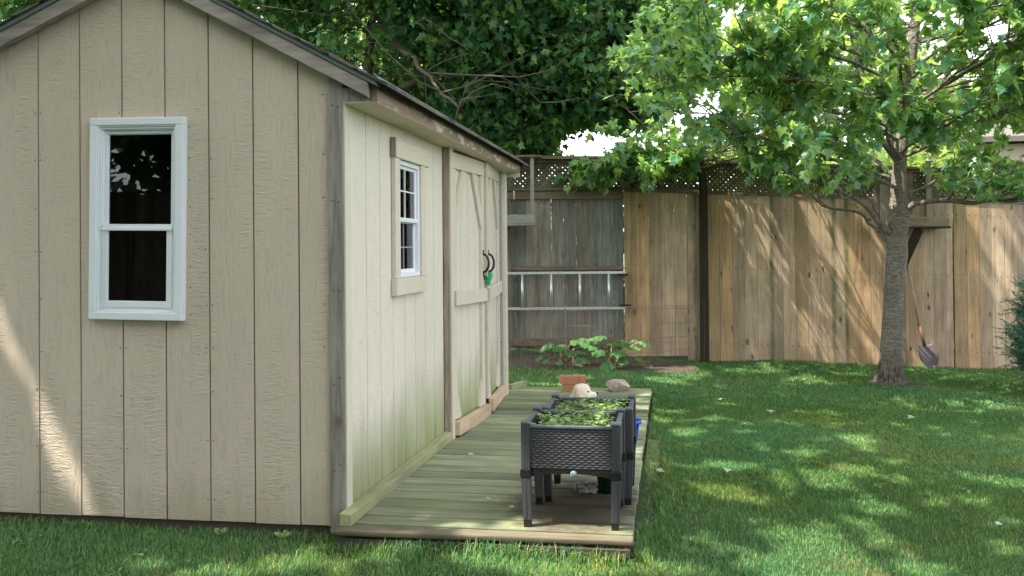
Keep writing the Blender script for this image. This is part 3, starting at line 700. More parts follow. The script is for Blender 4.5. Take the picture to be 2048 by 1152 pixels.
# ladder stored sideways on the fence
def fu(px): return {0: 0}.get(px, ((at(px, 600, 10.4)-CAM)@HR))
lad = thing('ladder', FP(.6, -.1, .48), 'aluminium ladder hung sideways on the weathered fence', 'ladder')
zt_, zb_ = at(1130, 546, 10.4)[2], at(1130, 617, 10.4)[2]
for z in (zt_, zb_):
    mb = MB(); mb.bar(FP(-1.3, -.10, z+.004), FP(fu(1252), -.10, z), .02, .028); mb.build('rail', m_alu, lad, bevel=.003)
for px in (1045, 1103, 1160, 1218, 990):
    mb = MB(); mb.tube([FP(fu(px), -.10, zb_+.014), FP(fu(px), -.10, zt_-.014)], .014, 10); mb.build('rung', m_alu, lad, smooth=True)
for z, nm in ((zt_-.026, 0), (zb_+.024, 1)):
    mb = MB(); u_ = fu(1246 if nm else 1240); mb.bar(FP(u_-.02, -.08, z), FP(u_+.09, -.08, z), .13, .022)
    tag(mb.build('ladder_hook', m_post), ['dark wooden bracket holding the top rail of the ladder', 'dark wooden bracket holding the bottom rail of the ladder'][nm], 'bracket', 'brackets holding the ladder')
# shelf frame left
shf = thing('hanging_shelf', FP(.2, -.3, 1.35), 'weathered shelf with a pale upright hung on the fence beside the shed', 'shelf')
D = 10.1; a_ = at(1000, 438, D); b_ = at(1069, 438, D)
ul, ur = (a_-CAM)@HR, (b_-CAM)@HR; zt2, zb2 = at(1069, 429, D)[2], at(1069, 446, D)[2]
mb = MB(); fprism(mb, ul-.6, ur, zb2, zt2, zb2, zt2, -.42, -.40); mb.build('front_board', wood('pale_board', [(.33, .33, .29), (.30, .30, .27)], 0, .2, .2), shf, bevel=.002)
mb = MB(); fprism(mb, ul-.6, ur+.02, zb2-.026, zb2-.002, zb2-.026, zb2-.002, -.42, -.03); mb.build('shelf_board', m_brownjamb, shf)
uu = (at(1065, 400, D)-CAM)@HR
mb = MB(); fprism(mb, uu-.022, uu+.018, zt2+.001, 2.10, zt2+.001, 2.10, -.42, -.385); mb.build('upright', wood('pale_upright', [(.36, .33, .29), (.33, .30, .26)], 2, .2, .2), shf)
mb = MB(); fprism(mb, ul-.1, ur+.08, 2.101, 2.123, 2.101, 2.123, -.44, -.092); mb.build('top_board', m_rail, shf)
mb = MB(); mb.bar(FP(ul-.02, -.35, zb2-.03), FP(ul-.02, -.02, zb2-.36), .035, .05); mb.build('strut', m_brownjamb, shf)
# shelf right
D = 10.2; sh2 = thing('bird_shelf', FP(4.5, -.2, 1.4), 'weathered plank shelf on a dark strut behind the young tree trunk', 'shelf')
ul, ur = (at(1772, 440, D)-CAM)@HR, (at(1897, 445, D)-CAM)@HR; z1, z0 = at(1890, 436, D)[2], at(1890, 452, D)[2]
mb = MB(); fprism(mb, ul, ur, z0+.02, z1+.02, z0, z1, -.32, -.29); mb.build('front_board', wood('plank', [(.27, .22, .15), (.25, .2, .14)], 0, .1, .3, .3), sh2, bevel=.003)
mb = MB(); fprism(mb, ul-.02, ur+.01, z0-.012, z0+.0, z0-.025, z0-.003, -.34, -.03); mb.build('shelf_board', m_post, sh2)
mb = MB(); p, q_ = at(1838, 458, 10.25), at(1801, 540, 10.42); mb.bar(p, q_, .09, .05, (0, 1, 0)); mb.build('strut', m_post, sh2)
mb = MB(); c_ = at(1805, 540, 10.43); u_ = (c_-CAM)@HR; fprism(mb, u_-.035, u_+.04, -.24, c_[2]+.02, -.24, c_[2]+.02, -.05, -.023); mb.build('support_board', m_greyb, sh2)
for px, py, q in ((1770, 480, .05), (1858, 432, .03)):
    u_ = (at(px, py, 10.45)-CAM)@HR; zz = at(px, py, 10.45)[2]; mb = MB(); fprism(mb, u_-q, u_+q, zz, zz+.62, zz, zz+.62, -.055, -.036); mb.build('upright', m_brownjamb, sh2)

# ------------------------------------------------------------------ planters
m_plas = plain('charcoal_plastic', (.052, .050, .060), .42, 0, 30, .12, .1)
m_wick = plain('charcoal_wicker', (.042, .040, .050), .45, 0, 25, .15, .1)
m_cap = plain('slate_cap_plastic', (.085, .10, .12), .4, 0, 30, .1, .05)
PL = thing('raised_planter', (.942, .165, 0), 'charcoal wicker raised planter nearest the front edge of the deck', 'planter', 'raised wicker planters on the deck')
hx, hy, zt, zb = .196, .185, .397, .235
def weave(w, h):
    """woven panel, local x across, z up, y outward: staggered strands"""
    nx, nz = int(w/.0032), int(h/.0026); X = np.linspace(0, w, nx); Z = np.linspace(0, h, nz); X, Z = np.meshgrid(X, Z)
    row = .0092; cell = .030; ri = np.floor(Z/row); fz = Z/row-ri; ph = (X/cell+.5*(ri % 2)) % 1
    hgt = np.sin(np.pi*fz)**.8*(.35+.65*np.clip(np.sin(np.pi*ph), 0, 1)**.8)*.0042
    return X, Z, hgt
def weavepanel(p0, dx, out, w, h):
    X, Z, H = weave(w, h); V = np.array(p0)+X[..., None]*np.array(dx)+Z[..., None]*np.array([0, 0, 1.])+H[..., None]*np.array(out)
    ny, nx = X.shape; i = np.arange(nx*ny).reshape(ny, nx)
    Fc = np.stack([i[:-1, :-1].ravel(), i[:-1, 1:].ravel(), i[1:, 1:].ravel(), i[1:, :-1].ravel()], 1)
    o = np_mesh('wicker_panel', V.reshape(-1, 3), Fc, m_wick, PL, True)
    return o
c0 = np.array([.942, .165, 0])
def W_(x, y, z): return c0+np.array([x, y, z])
pi_ = .018
weavepanel(W_(-hx+.03, -hy+.008, zb), (1, 0, 0), (0, -1, 0), 2*hx-.06, zt-zb)
weavepanel(W_(hx-.03, hy-.008, zb), (-1, 0, 0), (0, 1, 0), 2*hx-.06, zt-zb)
weavepanel(W_(hx-.008, -hy+.03, zb), (0, 1, 0), (1, 0, 0), 2*hy-.06, zt-zb)
weavepanel(W_(-hx+.008, hy-.03, zb), (0, -1, 0), (-1, 0, 0), 2*hy-.06, zt-zb)
mb = MB()
for a, c in (((-hx+.03, -hy+.009), (hx-.03, -hy+.016)), ((-hx+.03, hy-.016), (hx-.03, hy-.009)), ((-hx+.009, -hy+.03), (-hx+.016, hy-.03)), ((hx-.016, -hy+.03), (hx-.009, hy-.03))):
    mb.box(W_(a[0], a[1], zb), W_(c[0], c[1], zt))
mb.build('inner_wall', m_plas, PL)
mb = MB()
for a, c in (((-hx+.03, -hy), (hx-.03, -hy+.02)), ((-hx+.03, hy-.02), (hx-.03, hy)), ((-hx, -hy+.03), (-hx+.02, hy-.03)), ((hx-.02, -hy+.03), (hx, hy-.03))):
    mb.box(W_(a[0], a[1], zt+.001), W_(c[0], c[1], zt+.013)); 
mb.build('rim', m_cap, PL, bevel=.003)
for sx in (-1, 1):
    for sy in (-1, 1):
        mb = MB(); x, y = sx*(hx-.014), sy*(hy-.014); q = .0175
        mb.box(W_(x-q, y-q, zb-.001), W_(x+q, y+q, zt+.018))
        for k in (-.008, .004): mb.box(W_(x+k, y+sy*q-.0015, zb), W_(x+k+.006, y+sy*q+.0015, zt+.015))
        for k in (-.008, .004): mb.box(W_(x+sx*q-.0015, y+k, zb), W_(x+sx*q+.0015, y+k+.006, zt+.015))
        cp = mb.build('corner_post', m_plas, PL, bevel=.003)
        mb = MB(); mb.hexa([W_(x+a*.021, y+b*.021, zt+.0185) for a, b in ((-1, -1), (1, -1), (1, 1), (-1, 1))]+[W_(x+a*.016, y+b*.016, zt+.030) for a, b in ((-1, -1), (1, -1), (1, 1), (-1, 1))]); mb.build('post_cap', m_cap, cp, bevel=.004)
        mb = MB(); bx, by = x-sx*.004, y-sy*.004                     # leg widens upward and leans in a little
        lx, ly = (x-.006*sx, y-.0*sy)
        mb.hexa([W_(lx+a*.0165, ly+b*.0165, .028) for a, b in ((-1, -1), (1, -1), (1, 1), (-1, 1))]+[W_(x+a*.019, y+b*.019, zb-.036) for a, b in ((-1, -1), (1, -1), (1, 1), (-1, 1))])
        mb.box(W_(x-.004, y+sy*.018-.002, .04), W_(x+.004, y+sy*.018+.002, zb-.04))
        lg = mb.build('leg', m_plas, PL, bevel=.003)
        mb = MB(); mb.hexa([W_(lx+a*.0145, ly+b*.0145, .001-.0135*(c0[1]+ly)*0-.002) for a, b in ((-1, -1), (1, -1), (1, 1), (-1, 1))]+[W_(lx+a*.0155, ly+b*.0155, .0278) for a, b in ((-1, -1), (1, -1), (1, 1), (-1, 1))]); mb.build('foot', m_black, lg)
        mb = MB(); mb.box(W_(x-.0215, y-.0215, zb-.0355), W_(x+.0215, y+.0215, zb-.0015)); mb.build('leg_socket', m_black, lg, bevel=.003)
mb = MB(); n = 16                                                     # arched apron tray
for (ax, s) in ((0, -1), (0, 1), (1, -1), (1, 1)):
    H_ = hx if ax == 0 else hy; O = hy if ax == 0 else hx
    for i in range(n):
        t0, t1 = i/n, (i+1)/n
        f = lambda t: zb-.034+.016*math.sin(math.pi*t)**.6
        u0, u1 = (-H_+.036)+(2*H_-.072)*t0, (-H_+.036)+(2*H_-.072)*t1
        o0, o1 = s*(O-.006), s*(O-.012)
        if s < 0: o0, o1 = o1, o0
        lo, hi = min(o0, o1), max(o0, o1)
        if ax == 0: mb.hexa([W_(u0, lo, f(t0)), W_(u1, lo, f(t1)), W_(u1, hi, f(t1)), W_(u0, hi, f(t0)), W_(u0, lo, zb-.001), W_(u1, lo, zb-.001), W_(u1, hi, zb-.001), W_(u0, hi, zb-.001)])
        else: mb.hexa([W_(lo, u0, f(t0)), W_(hi, u0, f(t0)), W_(hi, u1, f(t1)), W_(lo, u1, f(t1)), W_(lo, u0, zb-.001), W_(hi, u0, zb-.001), W_(hi, u1, zb-.001), W_(lo, u1, zb-.001)])
mb.box(W_(-hx+.02, -hy+.02, zb-.012), W_(hx-.02, hy-.02, zb-.002))
mb.build('tray', m_black, PL)
mb = MB(); mb.lathe(W_(.012, -hy+.004, zb-.018), [(.0001, -.011), (.010, -.011), (.0135, -.009), (.014, -.004), (.014, .0)], 24, 1); mb.build('drain_plug', plain('pale_blue_plastic', (.13, .18, .22), .4, 0, 20, .05, 0), PL, smooth=True)
mb = MB(); mb.box(W_(-hx+.017, -hy+.017, zb), W_(hx-.017, hy-.017, .350)); mb.build('soil', m_soil, PL)
P2 = copy_tree(PL); P2.location = (.975, .565, -.006); P2['label'] = 'charcoal wicker raised planter standing behind the front one'
# ------------------------------------------------------------------ leaves
def tmpl(pts, centre=(0, .35), fold=.18, droop=.22):
    P = [(x, y) for x, y in pts]; V = [(centre[0], centre[1])]+P
    V = np.array([(x, y, fold*abs(x)-droop*y*y) for x, y in V]); n = len(P)
    return V, np.array([(0, 1+i, 1+(i+1) % n) for i in range(n)])
half = [(.10, .02), (.30, -.02), (.50, .16), (.34, .27), (.54, .55), (.27, .50), (.17, .70)]
MAPLE = tmpl([(0, 0)]+half+[(0, 1.02)]+[(-x, y) for x, y in half[::-1]])
half2 = [(.36, .02), (.28, .28), (.52, .52), (.18, .60)]
SIMPLE = tmpl([(0, 0)]+half2+[(0, 1.0)]+[(-x, y) for x, y in half2[::-1]], fold=.2)
OVAL = tmpl([(0, 0), (.25, .2), (.32, .5), (.18, .82), (0, 1), (-.18, .82), (-.32, .5), (-.25, .2)], (0, .5), .2, .15)
def norm(v): return v/(np.linalg.norm(v, axis=1, keepdims=True)+1e-9)
def leaves(P, axis, nrm, size, T):
    V, Fc = T; P = np.asarray(P); y = norm(axis); z = norm(nrm-(nrm*y).sum(1, keepdims=True)*y); x = np.cross(y, z)
    s = np.asarray(size)[:, None, None]
    A = P[:, None, :]+s*(V[None, :, 0:1]*x[:, None, :]+V[None, :, 1:2]*y[:, None, :]+V[None, :, 2:3]*z[:, None, :])
    k = len(V); FF = (Fc[None]+np.arange(len(P))[:, None, None]*k)
    return A.reshape(-1, 3), FF.reshape(-1, 3)
def rdir(n, up=0.): v = rng.normal(size=(n, 3)); v[:, 2] += up; return norm(v)
def wig(p, q, n, amp, sag=0.):
    p, q = np.array(p, float), np.array(q, float); L_ = np.linalg.norm(q-p); out = []; o1 = rng.normal(size=3)*amp*L_; o2 = rng.normal(size=3)*amp*L_
    for i in range(n+1):
        t = i/n; out.append(p+(q-p)*t+o1*math.sin(math.pi*t)+o2*math.sin(2*math.pi*t)*.5-np.array([0, 0, sag*L_*math.sin(math.pi*t)]))
    return out
def taper(a, b, n): return [a+(b-a)*(i/n)**.8 for i in range(n+1)]

# seedlings in the planters
m_seed = leafmat('seedling_leaf', [(.14, .25, .08), (.24, .37, .13), (.32, .43, .18)], .35, (.3, .4, .08))
m_stem = plain('green_stem', (.13, .19, .06), .6)
def seedlings(cx, cy, z, n, seed, lab):
    V, Fs = [], []; mb = MB(); Ps, A, Nn, Sz = [], [], [], []
    r = np.random.default_rng(seed)
    for i in range(n):
        x, y = r.uniform(-.155, .155), r.uniform(-.14, .14); h = r.uniform(.02, .065)*(1.3 if r.random() < .2 else 1)
        tip = np.array([cx+x+r.normal()*.015, cy+y+r.normal()*.015, z+h]); mb.tube([(cx+x, cy+y, z-.005), tip], [.0015, .001], 4, False)
        m = r.integers(4, 8); az = r.uniform(0, 7)
        for k in range(m):
            a = az+k*2.4; s = r.uniform(.014, .030); t = r.uniform(.5, 1)
            b0 = np.array([cx+x, cy+y, z])*(1-t)+tip*t
            Ps.append(b0); A.append((math.cos(a), math.sin(a), r.uniform(-.1, .5))); Nn.append((r.normal()*.2, r.normal()*.2, 1)); Sz.append(s)
    V, Fs = leaves(np.array(Ps), np.array(A), np.array(Nn), Sz, OVAL)
    o = np_mesh('seedlings', V, Fs, m_seed, None, org=(cx, cy, z)); tag(o, lab, 'seedlings', 'seedlings growing in the planters', 'stuff')
    mb.build('stems', m_stem, o)
seedlings(.942, .165, .352, 260, 1, 'small green seedlings filling the front planter')
seedlings(.975, .565, .347, 230, 2, 'small green seedlings filling the second planter')

# pot, bag and green pot near the planters
pp = ondeck(1262, 878); mb = MB(); c = (pp[0]-.005, pp[1], pp[2])
mb.lathe(c, [(.0001, .0), (.040, 0), (.044, .01), (.056, .095), (.068, .097), (.070, .102), (.069, .116), (.062, .117), (.056, .10), (.040, .012), (.0001, .01)], 32)
tag(mb.build('flower_pot', plain('blue_plastic', (.01, .075, .55), .35, 0, 20, .04, 0), smooth=True, bevel=0), 'bright blue plastic pot on the deck beside the planters', 'pot')
mb = MB(); c = (1.055, .60, deckz(.6)); mb.lathe(c, [(.0001, 0), (.045, 0), (.06, .09), (.066, .09), (.066, .105), (.058, .105), (.042, .01), (.0001, .01)], 28)
tag(mb.build('flower_pot', plain('green_plastic_pot', (.01, .06, .02), .5, 0, 20, .04, 0), smooth=True), 'dark green plastic pot under the second planter', 'pot')
bm = bmesh.new(); bmesh.ops.create_icosphere(bm, subdivisions=4, radius=1)
for v_ in bm.verts:
    d = v_.co.copy(); k = 1+.18*math.sin(7*d.x+3*d.y)+.12*math.sin(11*d.y+5*d.z)+.08*math.sin(17*d.x-9*d.z)
    v_.co = Vector((d.x*.062*k, d.y*.05*k, max(-.3, d.z)*.030*k+.010))
me = bpy.data.meshes.new('plastic_bag'); bm.to_mesh(me); bm.free(); me.polygons.foreach_set('use_smooth', [True]*len(me.polygons))
mbag, t, b = newmat('silver_plastic_bag'); nn = noise(t, coords(t), 22, 5, .7); L(t, ramp(t, nn, [(.35, (.05, .05, .055)), (.5, (.35, .36, .37)), (.7, (.6, .6, .6))]).outputs[0], b.inputs['Base Color']); b.inputs['Roughness'].default_value = .3; b.inputs['Metallic'].default_value = .3; bump(t, nn, b, 1., .02)
me.materials.append(mbag); o = bpy.data.objects.new('plastic_bag', me); COL.objects.link(o); o.location = (.955, .60, deckz(.6)+.001); tag(o, 'crumpled silver plastic bag lying under the planters', 'bag')

# bricks
m_brick, t, b = newmat('brick_clay'); nn = noise(t, coords(t), 60, 5, .7); L(t, mix(t, nn, (.30, .115, .06), (.52, .26, .16)), b.inputs['Base Color']); b.inputs['Roughness'].default_value = .9; bump(t, nn, b, .6, .004)
def brick(loc, rot, label, gx=0):
    o = thing('brick', loc, label, 'brick', 'bricks stacked on the deck')
    o.location = (0, 0, 0)
    mb = MB(); Lh, Wh, H_ = .105, .050, .062; xs = [-Lh, -.078, -.042, -.018, .018, .042, .078, Lh]; ys = [-Wh, -.016, .016, Wh]
    for i in range(7):
        for j in range(3):
            if j == 1 and i in (1, 3, 5): continue
            mb.box((xs[i], ys[j], 0), (xs[i+1], ys[j+1], H_))
    bmx = bmesh.new(); me = bpy.data.meshes.new('t')
    for x0 in (-.062, -.052, .045, .055): mb.box((x0, -Wh-.0025, .001), (x0+.004, -Wh, H_-.001))
    mb.box((-.105, .0505, .002), (.105, .052, H_-.002))
    mb.build('brick_body', m_brick, o); o.location = loc; o.rotation_euler = (0, 0, rot); return o
bp_ = ondeck(1141, 784)
brick((bp_[0]+.042, bp_[1]+.04, bp_[2]), .05, 'red brick at the bottom of the small pile on the deck')
brick((bp_[0]+.012, bp_[1]+.05, bp_[2]+.065), .2, 'red cored brick lying on top of the other brick')
# rock
m_rock, t, b = newmat('field_stone'); nn = noise(t, coords(t), 14, 6, .65); n3 = noise(t, coords(t), 90, 3); L(t, mix(t, .35, ramp(t, nn, [(.3, (.20, .165, .13)), (.5, (.33, .275, .215)), (.65, (.46, .41, .33))]).outputs[0], n3, 'OVERLAY'), b.inputs['Base Color']); b.inputs['Roughness'].default_value = .9; bump(t, math_(t, 'ADD', nn, n3), b, .5, .006)
def rock(name, loc, dims, seed, label):
    r = np.random.default_rng(seed); bm = bmesh.new(); bmesh.ops.create_icosphere(bm, subdivisions=4, radius=1)
    pl = [(norm(r.normal(size=(1, 3)))[0], r.uniform(.52, .80)) for _ in range(16)]
    for v_ in bm.verts:
        p = np.array(v_.co)
        for n_, d_ in pl:
            k = p@n_-d_
            if k > 0: p = p-n_*k*.93
        p *= 1+.02*math.sin(9*p[0]+4*p[1])
        p[2] = max(p[2], -.55)
        v_.co = Vector(p*np.array(dims)*.62)
    me = bpy.data.meshes.new(name); bm.to_mesh(me); bm.free(); me.materials.append(m_rock)
    me.polygons.foreach_set('use_smooth', [False]*len(me.polygons))
    o = bpy.data.objects.new(name, me); COL.objects.link(o); o.location = (loc[0], loc[1], loc[2]+dims[2]*.62*.55); return tag(o, label, 'rock')
rp = ondeck(1231, 784); rock('field_rock', (rp[0], rp[1]+.05, rp[2]), (.20, .14, .125), 4, 'grey brown angular field stone at the far end of the deck')

# ------------------------------------------------------------------ dog
def remesh(parts, name, mat, parent, voxel=.006, org=None, smooth=6):
    bm = bmesh.new()
    for (c, r, rot) in parts:
        g = bmesh.ops.create_icosphere(bm, subdivisions=3, radius=1)
        Mx = Matrix.Translation(Vector(c)) @ rot.to_4x4() @ Matrix.Diagonal((*r, 1))
        bmesh.ops.transform(bm, matrix=Mx, verts=g['verts'])
    me = bpy.data.meshes.new(name); bm.to_mesh(me); bm.free()
    o = bpy.data.objects.new(name, me); COL.objects.link(o)
    md = o.modifiers.new('r', 'REMESH'); md.mode = 'VOXEL'; md.voxel_size = voxel
    ms_ = o.modifiers.new('s', 'SMOOTH'); ms_.iterations = smooth; ms_.factor = .5
    dg = bpy.context.evaluated_depsgraph_get(); dg.update(); me2 = bpy.data.meshes.new_from_object(o.evaluated_get(dg)); me2.name = name
    o.modifiers.clear(); o.data = me2; me2.polygons.foreach_set('use_smooth', [True]*len(me2.polygons)); me2.materials.clear(); me2.materials.append(mat)
    if parent: o.parent = parent
    return o
I3 = Matrix.Identity(3)
def chain(pts, rad, n=5):
    out = []
    for i in range(len(pts)-1):
        p, q = np.array(pts[i]), np.array(pts[i+1])
        for k in range(n+1):
            t = k/n; r = rad[i]*(1-t)+rad[i+1]*t; out.append((p*(1-t)+q*t, (r, r, r), I3))
    return out
DD = 6.35; hc = at(1166, 785, DD)
dog = thing('dog', (hc[0], hc[1], deckz(hc[1])), 'cream coloured dog lying on the deck behind the planters, head turned right', 'dog')
dz = deckz(hc[1]); H0 = hc[2]-dz                                     # head centre height over the deck
s_ = DD/F                                                             # metres per photo pixel
def hp_(px, py, dy=0.): p = at(px, py, DD); return np.array([(p-hc)@HR, dy, (p-hc)[2]+H0])
parts = []
Ry = lambda a: Matrix.Rotation(a, 3, 'Y')
def el(px, py, rx, rz, ry, rot=0., dy=0.): parts.append((hp_(px, py, dy), (rx*s_, ry, rz*s_), Ry(rot)))
el(1164, 783, 17.5, 16.5, .052)                                      # skull
el(1158, 779, 12, 11, .048); el(1171, 777, 9, 9, .042)
el(1172, 791, 13, 9.5, .040); el(1182, 790, 9, 7.0, .030, .15); el(1188.5, 789.5, 5.5, 6, .025); el(1177, 796, 13, 5.5, .027)
el(1192, 786.5, 2.6, 2.6, .013)
el(1176, 779, 4, 3, .036)                                             # brow
parts += chain([hp_(1160, 790, .0), np.array([-.06, -.03, H0-.085]), np.array([-.04, -.14, .095])], [.048, .054, .066])
parts += chain([np.array([-.04, -.14, .09]), np.array([-.01, -.40, .09]), np.array([.0, -.62, .085])], [.070, .082, .072], 7)   # trunk towards the planters
parts += chain([np.array([-.03, -.16, .08]), np.array([.03, -.08, .035]), np.array([.12, -.05, .026]), np.array([.15, -.05, .024])], [.045, .030, .022, .026])
parts += chain([np.array([-.12, -.14, .08]), np.array([-.10, -.04, .035]), np.array([-.01, .03, .026]), np.array([.04, .03, .024])], [.045, .030, .022, .026])
parts += chain([np.array([-.02, -.58, .08]), np.array([.05, -.48, .06]), np.array([.07, -.62, .03]), np.array([.08, -.50, .024])], [.06, .040, .022, .024])
parts += chain([np.array([-.05, -.66, .10]), np.array([-.10, -.74, .03]), np.array([-.18, -.70, .02])], [.028, .018, .009])
for k in range(4): parts.append((np.array([.165+.004*math.sin(k*2), -.068+k*.012, .018]), (.012, .0065, .012), I3)); parts.append((np.array([.055, .012+k*.012, .018]), (.012, .0065, .012), I3))
# neck to the skull on the left
parts += chain([hp_(1157, 786), hp_(1150, 797), np.array([-.07, -.03, H0-.075])], [.042, .040, .042])
m_fur, t, b = newmat('cream_fur'); nn = noise(t, coords(t, (1, 1, .5)), 90, 4, .7); nb = noise(t, coords(t), 9, 3)
L(t, mix(t, nb, (.62, .53, .40), (.80, .75, .66)), b.inputs['Base Color']); b.inputs['Roughness'].default_value = .9; b.inputs['Specular IOR Level'].default_value = .15
b.inputs['Sheen Weight'].default_value = .3; bump(t, nn, b, .7, .006)
body = remesh(parts, 'dog_body', m_fur, dog, .0055)
ep = []
el_ = []
def el2(px, py, rx, rz, ry, rot, dy): el_.append((hp_(px, py, dy), (rx*s_, ry, rz*s_), Ry(rot)))
el2(1153, 783, 5.0, 6, .008, .15, -.052); el2(1153.5, 790, 6.5, 8, .008, .1, -.060); el2(1152, 797, 5, 7, .008, .15, -.062); el2(1155, 799, 4, 4.5, .006, .3, -.058)
mear, t, b = newmat('ear_fur'); L(t, mix(t, noise(t, coords(t), 60, 4), (.36, .26, .155), (.56, .44, .29)), b.inputs['Base Color']); b.inputs['Roughness'].default_value = .9
remesh(el_, 'ear', mear, dog, .0035, smooth=4)
m_nose = plain('dark_nose', (.02, .015, .015), .4, 0, 60, .2, .3)
def ball(name, c, r, mat, par):
    bm = bmesh.new(); bmesh.ops.create_icosphere(bm, subdivisions=2, radius=1); me = bpy.data.meshes.new(name)
    for v_ in bm.verts: v_.co = Vector((v_.co.x*r[0], v_.co.y*r[1], v_.co.z*r[2]))
    bm.to_mesh(me); bm.free(); me.materials.append(mat); me.polygons.foreach_set('use_smooth', [True]*len(me.polygons)); o = bpy.data.objects.new(name, me); COL.objects.link(o); o.parent = par; o.location = tuple(c)
ball('nose', hp_(1194, 786.6), (.009, .014, .0105), m_nose, dog)
ball('eye', hp_(1175.5, 781.5, -.037), (.0095, .007, .0048), m_nose, dog)
ball('mouth', hp_(1187, 794.5, -.0225), (.020, .006, .0018), plain('lip', (.20, .13, .10), .6), dog)
dog.rotation_euler = (0, 0, -YAW)

# ------------------------------------------------------------------ shovel
sp = thing('shovel', onlawn(1860, 736), 'round point shovel with a long grey wooden handle leaning on the fence', 'shovel')
top, mid, low = at(1815, 540, 10.40), at(1838, 648, 10.2), at(1849, 690, 10.12); tip = at(1866, 738, 10.02)
top = at(1808, 500, 10.46)
mb = MB(); mb.tube([top, top*.5+mid*.5+np.array([.01, 0, 0]), mid], [.014, .017, .018], 10); mb.build('handle', wood('ash_handle', [(.36, .29, .22), (.33, .27, .2)], 2, .1, 0, grain=.5), sp, smooth=True)
mb = MB(); mb.tube([mid, mid*.6+low*.4, low], [.021, .021, .017], 10); mb.build('socket', plain('rusty_steel', (.16, .09, .06), .6, .4, 40, .3, .3), sp, smooth=True)
V = []; n_, m_ = 9, 12; d = (tip-low); dl = np.linalg.norm(d); d /= dl; sx_ = np.cross(d, HF); sx_ /= np.linalg.norm(sx_); nn_ = np.cross(sx_, d)
if nn_@HF > 0: nn_ = -nn_
for j in range(m_):
    v_ = j/(m_-1); w = .105*(.82+.18*math.sin(v_*2.4)) if v_ < .45 else .105*math.cos((v_-.45)/.55*math.pi/2)**.62
    w = max(w, .004)
    for i in range(n_):
        u_ = (i/(n_-1)-.5)*2; V.append(low+d*dl*v_+sx_*w*u_-nn_*(.028*(1-u_*u_)*(1-.5*v_))+nn_*.02)
Fc = [(j*n_+i, j*n_+i+1, (j+1)*n_+i+1, (j+1)*n_+i) for j in range(m_-1) for i in range(n_-1)]
o = np_mesh('blade', V, Fc, plain('worn_steel', (.085, .066, .068), .6, .35, 30, .3, .2), sp, True); md = o.modifiers.new('s', 'SOLIDIFY'); md.thickness = .003

# ------------------------------------------------------------------ young tree
m_bark, t, b = newmat('young_bark')
v1 = noise(t, coords(t, (1, 1, 3.2)), 16, 6, .7, .5); v2 = noise(t, coords(t, (1, 1, 2)), 70, 3, .7); v3 = noise(t, coords(t), 6, 3)
c = mix(t, ramp(t, v1, [(.35, 0.), (.65, 1.)]).outputs[0], (.085, .07, .052), (.30, .265, .21)); c = mix(t, ramp(t, v2, [(.56, 0.), (.62, .8)]).outputs[0], c, (.46, .44, .38))
sxb = t.nodes.new('ShaderNodeSeparateXYZ'); L(t, coords(t), sxb.inputs[0]); mrb = N(t, 'ShaderNodeMapRange'); L(t, sxb.outputs[2], mrb.inputs[0]); mrb.inputs[1].default_value = .36; mrb.inputs[2].default_value = .12
fur_ = noise(t, coords(t, (1, 1, .16)), 38, 5, .7, .8); c = mix(t, mrb.outputs[0], c, mix(t, ramp(t, fur_, [(.4, 0.), (.6, 1.)]).outputs[0], (.035, .022, .018), (.23, .185, .15))); c = mix(t, ramp(t, v3, [(.5, 0.), (.7, .35)]).outputs[0], c, (.12, .14, .08))
L(t, c, b.inputs['Base Color']); b.inputs['Roughness'].default_value = .9; bump(t, math_(t, 'ADD', math_(t, 'ADD', v1, v2), math_(t, 'MULTIPLY', fur_, math_(t, 'MULTIPLY', mrb.outputs[0], 2.))), b, 1., .02)
m_bark2 = plain('branch_bark', (.085, .07, .055), .9, 0, 60, .4, .5)
m_leaf = leafmat('young_maple_leaf', [(.06, .23, .17), (.10, .29, .18), (.16, .35, .14), (.28, .43, .10)], .55, (.66, .85, .10), .28, .65)  # teal in these greens stands in for sky sheen on the leaves
yt = thing('maple_tree', TREE, 'young maple tree with a pale grey trunk and bright green leaves standing in the lawn', 'tree')
DT = float((TREE-CAM)@HF)
tr = [(1781, 776, 44), (1781, 766, 34), (1781, 752, 28), (1781, 738, 24.5), (1782, 715, 21.5), (1784, 660, 19.5), (1787, 600, 19.5), (1791, 540, 19.5), (1794, 510, 21), (1794, 470, 19.5), (1797, 440, 21.5), (1797, 415, 19), (1796, 385, 15.5), (1799, 345, 13.5), (1802, 290, 13), (1808, 230, 12), (1817, 150, 11.5), (1826, 80, 10.5), (1836, 0, 9.5), (1850, -120, 8), (1862, -260, 6), (1875, -420, 4), (1880, -520, 1.5)]
tp_ = [at(x, y, DT) for x, y, r in tr]; trr = [r*DT/F for x, y, r in tr]
# flared irregular trunk
n = 22; V = []
for i, (p, r) in enumerate(zip(tp_, trr)):
    for k in range(n):
        a = 2*math.pi*k/n; fl = max(0, (5-i)/5.) if i < 5 else 0
        rr = r*(1+.10*fl*math.sin(5*a+1)+.05*fl*math.sin(9*a)+.03*math.sin(3*a+i*1.3)+.02*math.sin(7*a+i))
        V.append(p+rr*np.array([math.cos(a), math.sin(a), 0]))
Fc = [(i*n+k, i*n+(k+1) % n, (i+1)*n+(k+1) % n, (i+1)*n+k) for i in range(len(tr)-1) for k in range(n)]
tko = np_mesh('trunk', V, Fc, m_bark, yt, True)
limbs = []                                                            # (points, r0, r1)
def limb(pp, r0, r1): limbs.append(([np.array(p) for p in pp], r0, r1))
A = lambda x, y, dd=0.: at(x, y, DT+dd)
limb([A(1786, 470), A(1768, 458, -.05), A(1748, 432, -.1), A(1725, 404, -.2), A(1690, 388, -.3), A(1640, 368, -.5), A(1590, 348, -.7), A(1530, 325, -.9)], .033, .010)
